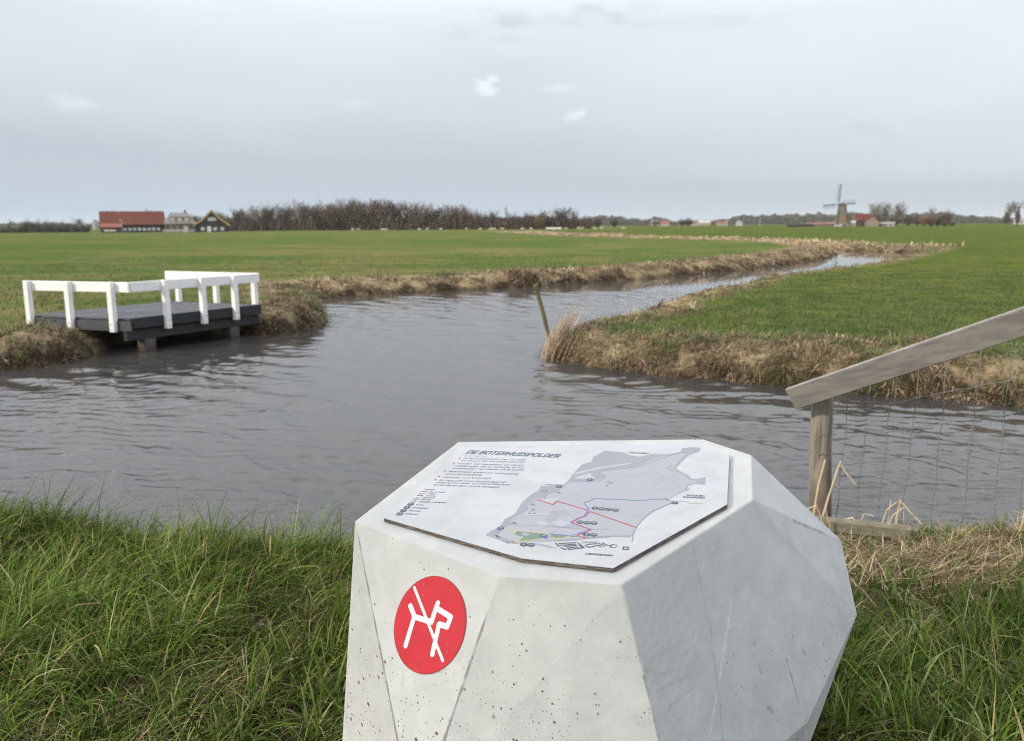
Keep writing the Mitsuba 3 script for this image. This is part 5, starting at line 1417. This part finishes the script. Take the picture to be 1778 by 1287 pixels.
cottage('gabled_house', .4265, 396, 9.0, 6.0, 2.3, 4.7, 'wall_pink', 'roof_brick', 'pinkish house with its gable end to us beside the red roofed house', turn=90, wins=2)
cottage('low_shed', .4420, 395, 7.5, 4, 1.2, 1.9, 'wall_white', 'roof_grey', 'low pale shed right of the pinkish gabled house', category='shed')
cottage('white_lean_to', .4035, 402, 1.8, 3, 1.7, 2.7, 'wall_white', 'wall_white', 'narrow white shed between the windmill and the red roofed house', wins=1, category='shed')

# dark bales
mat('bale_wrap', mikit.proc(lambda p, n, uv: mikit.mix((0.018, 0.019, 0.020), (0.04, 0.04, 0.04), mikit.fbm(p.x * 3, p.y * 3, p.z * 3, 3))), 0.5, 0.4)
for k in range(9):
    b_ = .3275 + k * .00345
    kk = free_thing('wrapped_bale')
    c_ = trimesh.creation.cylinder(0.82, 1.3, sections=18)
    c_.apply_transform(trimesh.transformations.rotation_matrix(math.pi / 2, (0, 1, 0) if k % 3 else (1, 0, 0)))
    c_.vertices += (meshkit.noise(c_.vertices * 3 + k, k)[:, None] - 0.5) * 0.10
    c_.apply_translation(spot(b_, 405 + (k % 2) * 0.6) + [0, 0, 0.8])
    put(kk, c_, 'bale_wrap', smooth=35)
    tag(kk, 'round dark wrapped bale in the row left of the windmill', 'bale', 'dark wrapped bales')

# ------------------------------------------------------------------ the windmill
mat('thatch', mikit.proc(lambda p, n, uv: mikit.mix(mikit.mix((0.14, 0.103, 0.052), (0.175, 0.133, 0.074), mikit.fbm(p.x * 3, p.y * 3, p.z * 0.8, 3)), (0.13, 0.122, 0.113), mikit.smoothstep(4.8, 6.8, p.z))), 0.9, 0.1)
mat('cap_thatch', mikit.proc(lambda p, n, uv: mikit.mix((0.095, 0.072, 0.046), (0.14, 0.108, 0.072), mikit.fbm(p.x * 3, p.y * 3, p.z * 3, 3))), 0.9, 0.1)
mat('mill_green', (0.045, 0.085, 0.065), 0.6, 0.3)
mat('sail_grey', (0.055, 0.06, 0.065), 0.7, 0.2)
mat('mill_band', (0.30, 0.18, 0.12), 0.8, 0.1)
mill = Place('windmill', .3895, 402, 22.5, 'thatched windmill with four lattice sails on the right horizon', 'windmill')


def octa(r0_, z0, r1_, z1):
    a = np.arange(8) * np.pi / 4 + np.pi / 8
    v = np.vstack([np.stack([r0_ * np.cos(a), r0_ * np.sin(a), a * 0 + z0], 1), np.stack([r1_ * np.cos(a), r1_ * np.sin(a), a * 0 + z1], 1)])
    return trimesh.convex.convex_hull(v)


mill.add('base', octa(3.05, 0.0, 2.9, 1.35), 'wall_white')
mill.add('tower', octa(2.95, 1.35, 1.62, 9.0), 'thatch')
mill.add('band', octa(1.72, 8.75, 1.72, 9.15), 'mill_band')
mill.add('door', box((1.9, 0.3, 1.15), (0.45, -2.78, 0.62)), 'mill_green')
cap_v = trimesh.creation.icosphere(3).vertices * (1.85, 1.6, 2.1)
cap_v = cap_v[cap_v[:, 2] > -0.05]
ang = math.radians(205)                                # the sails look this way
cap_ = trimesh.convex.convex_hull(cap_v)
cap_.apply_transform(trimesh.transformations.rotation_matrix(ang, (0, 0, 1))); cap_.apply_translation((0, 0, 9.15))
mill.add('cap', cap_, 'cap_thatch', smooth=50)
ax = np.array([math.cos(ang), math.sin(ang), 0.12]); ax /= np.linalg.norm(ax)
hub = np.array([0, 0, 10.0]) + ax * 2.35
mill.add('windshaft', beam(hub - ax * 1.2, hub + ax * 0.25, 0.5, 0.5), 'mill_green')
sx = np.cross([0, 0, 1.0], ax); sx /= np.linalg.norm(sx)
sz = np.cross(ax, sx)
for k in range(4):
    a = math.radians(90 + 3 + 90 * k)
    d_ = sx * math.cos(a) + sz * math.sin(a)
    n_ = np.cross(ax, d_)
    stock = mill.add('sail', beam(hub + d_ * 0.0, hub + d_ * 9.6, 0.30, 0.30, up=ax), 'sail_grey')
    bars = [beam(hub + d_ * (1.9 + j * 0.62) + ax * 0.05 - n_ * 0.25, hub + d_ * (1.9 + j * 0.62) + ax * 0.05 + n_ * 1.5, 0.07, 0.07, up=ax, bevel=0.01) for j in range(13)]
    hems = [beam(hub + d_ * 1.9 + n_ * o + ax * 0.1, hub + d_ * 9.4 + n_ * o + ax * 0.1, 0.07, 0.07, up=ax, bevel=0.01) for o in (0.75, 1.5)]
    put(stock + '__lattice', cat(bars + hems).apply_transform(mill.M), 'sail_grey')
    put(stock + '__wind_board', beam(hub + d_ * 2.2 - n_ * 0.28 + ax * 0.03, hub + d_ * 9.4 - n_ * 0.28 + ax * 0.03, 0.36, 0.05, up=ax, bevel=0.01).apply_transform(mill.M), 'mill_green')
back = -ax * np.array([1, 1, 0]); back /= np.linalg.norm(back)
side_ = np.array([-back[1], back[0], 0])
top_ = np.array([0, 0, 9.9])
mill.add('tail_beam', beam(top_ - side_ * 2.3, top_ + side_ * 2.3, 0.28, 0.28), 'mill_green')
foot = back * 4.0 + np.array([0, 0, 0.9])
for p0_ in (top_ + back * 1.8, top_ - side_ * 2.2, top_ + side_ * 2.2):
    mill.add('tail_pole', beam(p0_, foot, 0.24, 0.24, up=side_), 'mill_green')

# ------------------------------------------------------------------ sheep in the far meadow
mat('wool', mikit.proc(lambda p, n, uv: mikit.mix((0.28, 0.235, 0.185), (0.38, 0.33, 0.27), mikit.fbm(p.x * 9, p.y * 9, p.z * 9, 3))), 0.95, 0.05)
mat('sheep_face', (0.36, 0.30, 0.25), 0.8, 0.1)


def blob(cs):
    """One smooth hull-chained body from (centre, radius) pairs in a chain."""
    parts = []
    for (c0, r0_), (c1, r1_) in zip(cs[:-1], cs[1:]):
        s0 = trimesh.creation.icosphere(2, 1.0).vertices
        parts.append(trimesh.convex.convex_hull(np.vstack([s0 * r0_ + c0, s0 * r1_ + c1])))
    return parts


body_ = cat(blob([((-0.42, 0, 0.68), 0.27), ((-0.1, 0, 0.66), 0.31), ((0.22, 0, 0.68), 0.29), ((0.42, 0, 0.74), 0.23)]) + blob([((0.42, 0, 0.74), 0.19), ((0.60, 0, 0.60), 0.14)]) + blob([((-0.62, 0, 0.72), 0.07), ((-0.68, 0, 0.52), 0.05)]))
head_ = cat(blob([((0.62, 0, 0.58), 0.115), ((0.78, 0, 0.40), 0.07), ((0.81, 0, 0.34), 0.055)]) + blob([((0.60, -0.09, 0.64), 0.035), ((0.57, -0.20, 0.62), 0.025)]) + blob([((0.60, 0.09, 0.64), 0.035), ((0.57, 0.20, 0.62), 0.025)]))
legs_ = []
for x_, y_ in ((0.28, -0.14), (0.28, 0.14), (-0.36, -0.14), (-0.36, 0.14)):
    k_ = 0.03 if x_ > 0 else -0.06
    legs_.append(cat(blob([((x_, y_, 0.55), 0.085), ((x_ + k_, y_, 0.27), 0.045), ((x_, y_, 0.03), 0.04)])))
G = {'type': 'shapegroup', 'body': mikit.ply(body_, 'wool', smooth=40), 'head': mikit.ply(head_, 'sheep_face', smooth=40)}
for k, l_ in enumerate(legs_):
    G['leg' if k == 0 else f'leg_{k:03d}'] = mikit.ply(l_, 'sheep_face', smooth=40)
scene['group_sheep'] = G
srng = np.random.default_rng(8)
for px in (612, 622, 664, 670, 728, 742, 765, 810, 834, 852, 858, 872, 907, 922, 983, 1005, 1012, 1034, 1045, 1083):
    k = free_thing('sheep')
    D = 300 + srng.uniform(-12, 18) - (22 if px > 830 else 0)
    p_ = spot((px - 887.4) * 0.000679, D)
    scene[k] = {'type': 'instance', 'g': {'type': 'ref', 'id': 'group_sheep'}, 'to_world': T().translate(p_.tolist()).rotate([0, 0, 1], float(srng.choice([0, 180]) + srng.uniform(-35, 35))).scale(0.92)}
    tag(k, 'pale sheep grazing in the far meadow before the wood', 'sheep', 'sheep in the far meadow')

# far poles
for b_, D, hh_, lab in ((.2730 - .0190, 600, 9.0, 'thin far mast among the white sheds on the horizon'), (.2935, 520, 5.4, 'pale far pole right of the bright white gabled house'), (.2010, 800, 12.0, 'faint far mast over the horizon trees')):
    k = free_thing('mast')
    x, y, z = spot(b_, D)
    put(k, path_tube([(x, y, z), (x, y, z + hh_ * 0.6), (x, y, z + hh_)], [0.16, 0.12, 0.08], 8), 'pole_grey', smooth=True)
    tag(k, lab, 'mast')

# ------------------------------------------------------------------ the damp air
scene['air'] = {'type': 'homogeneous', 'albedo': {'type': 'rgb', 'value': [0.95, 0.95, 0.95]}, 'sigma_t': 0.00007}
scene['haze'] = {'type': 'cube', 'to_world': T().translate([0, 0, 15.0]).scale([2800, 2800, 19.0]), 'bsdf': {'type': 'null'}, 'interior': {'type': 'ref', 'id': 'air'}}
scene['camera']['medium'] = {'type': 'ref', 'id': 'air'}
tag('haze', 'thin damp haze over the polder', 'haze', kind='stuff')
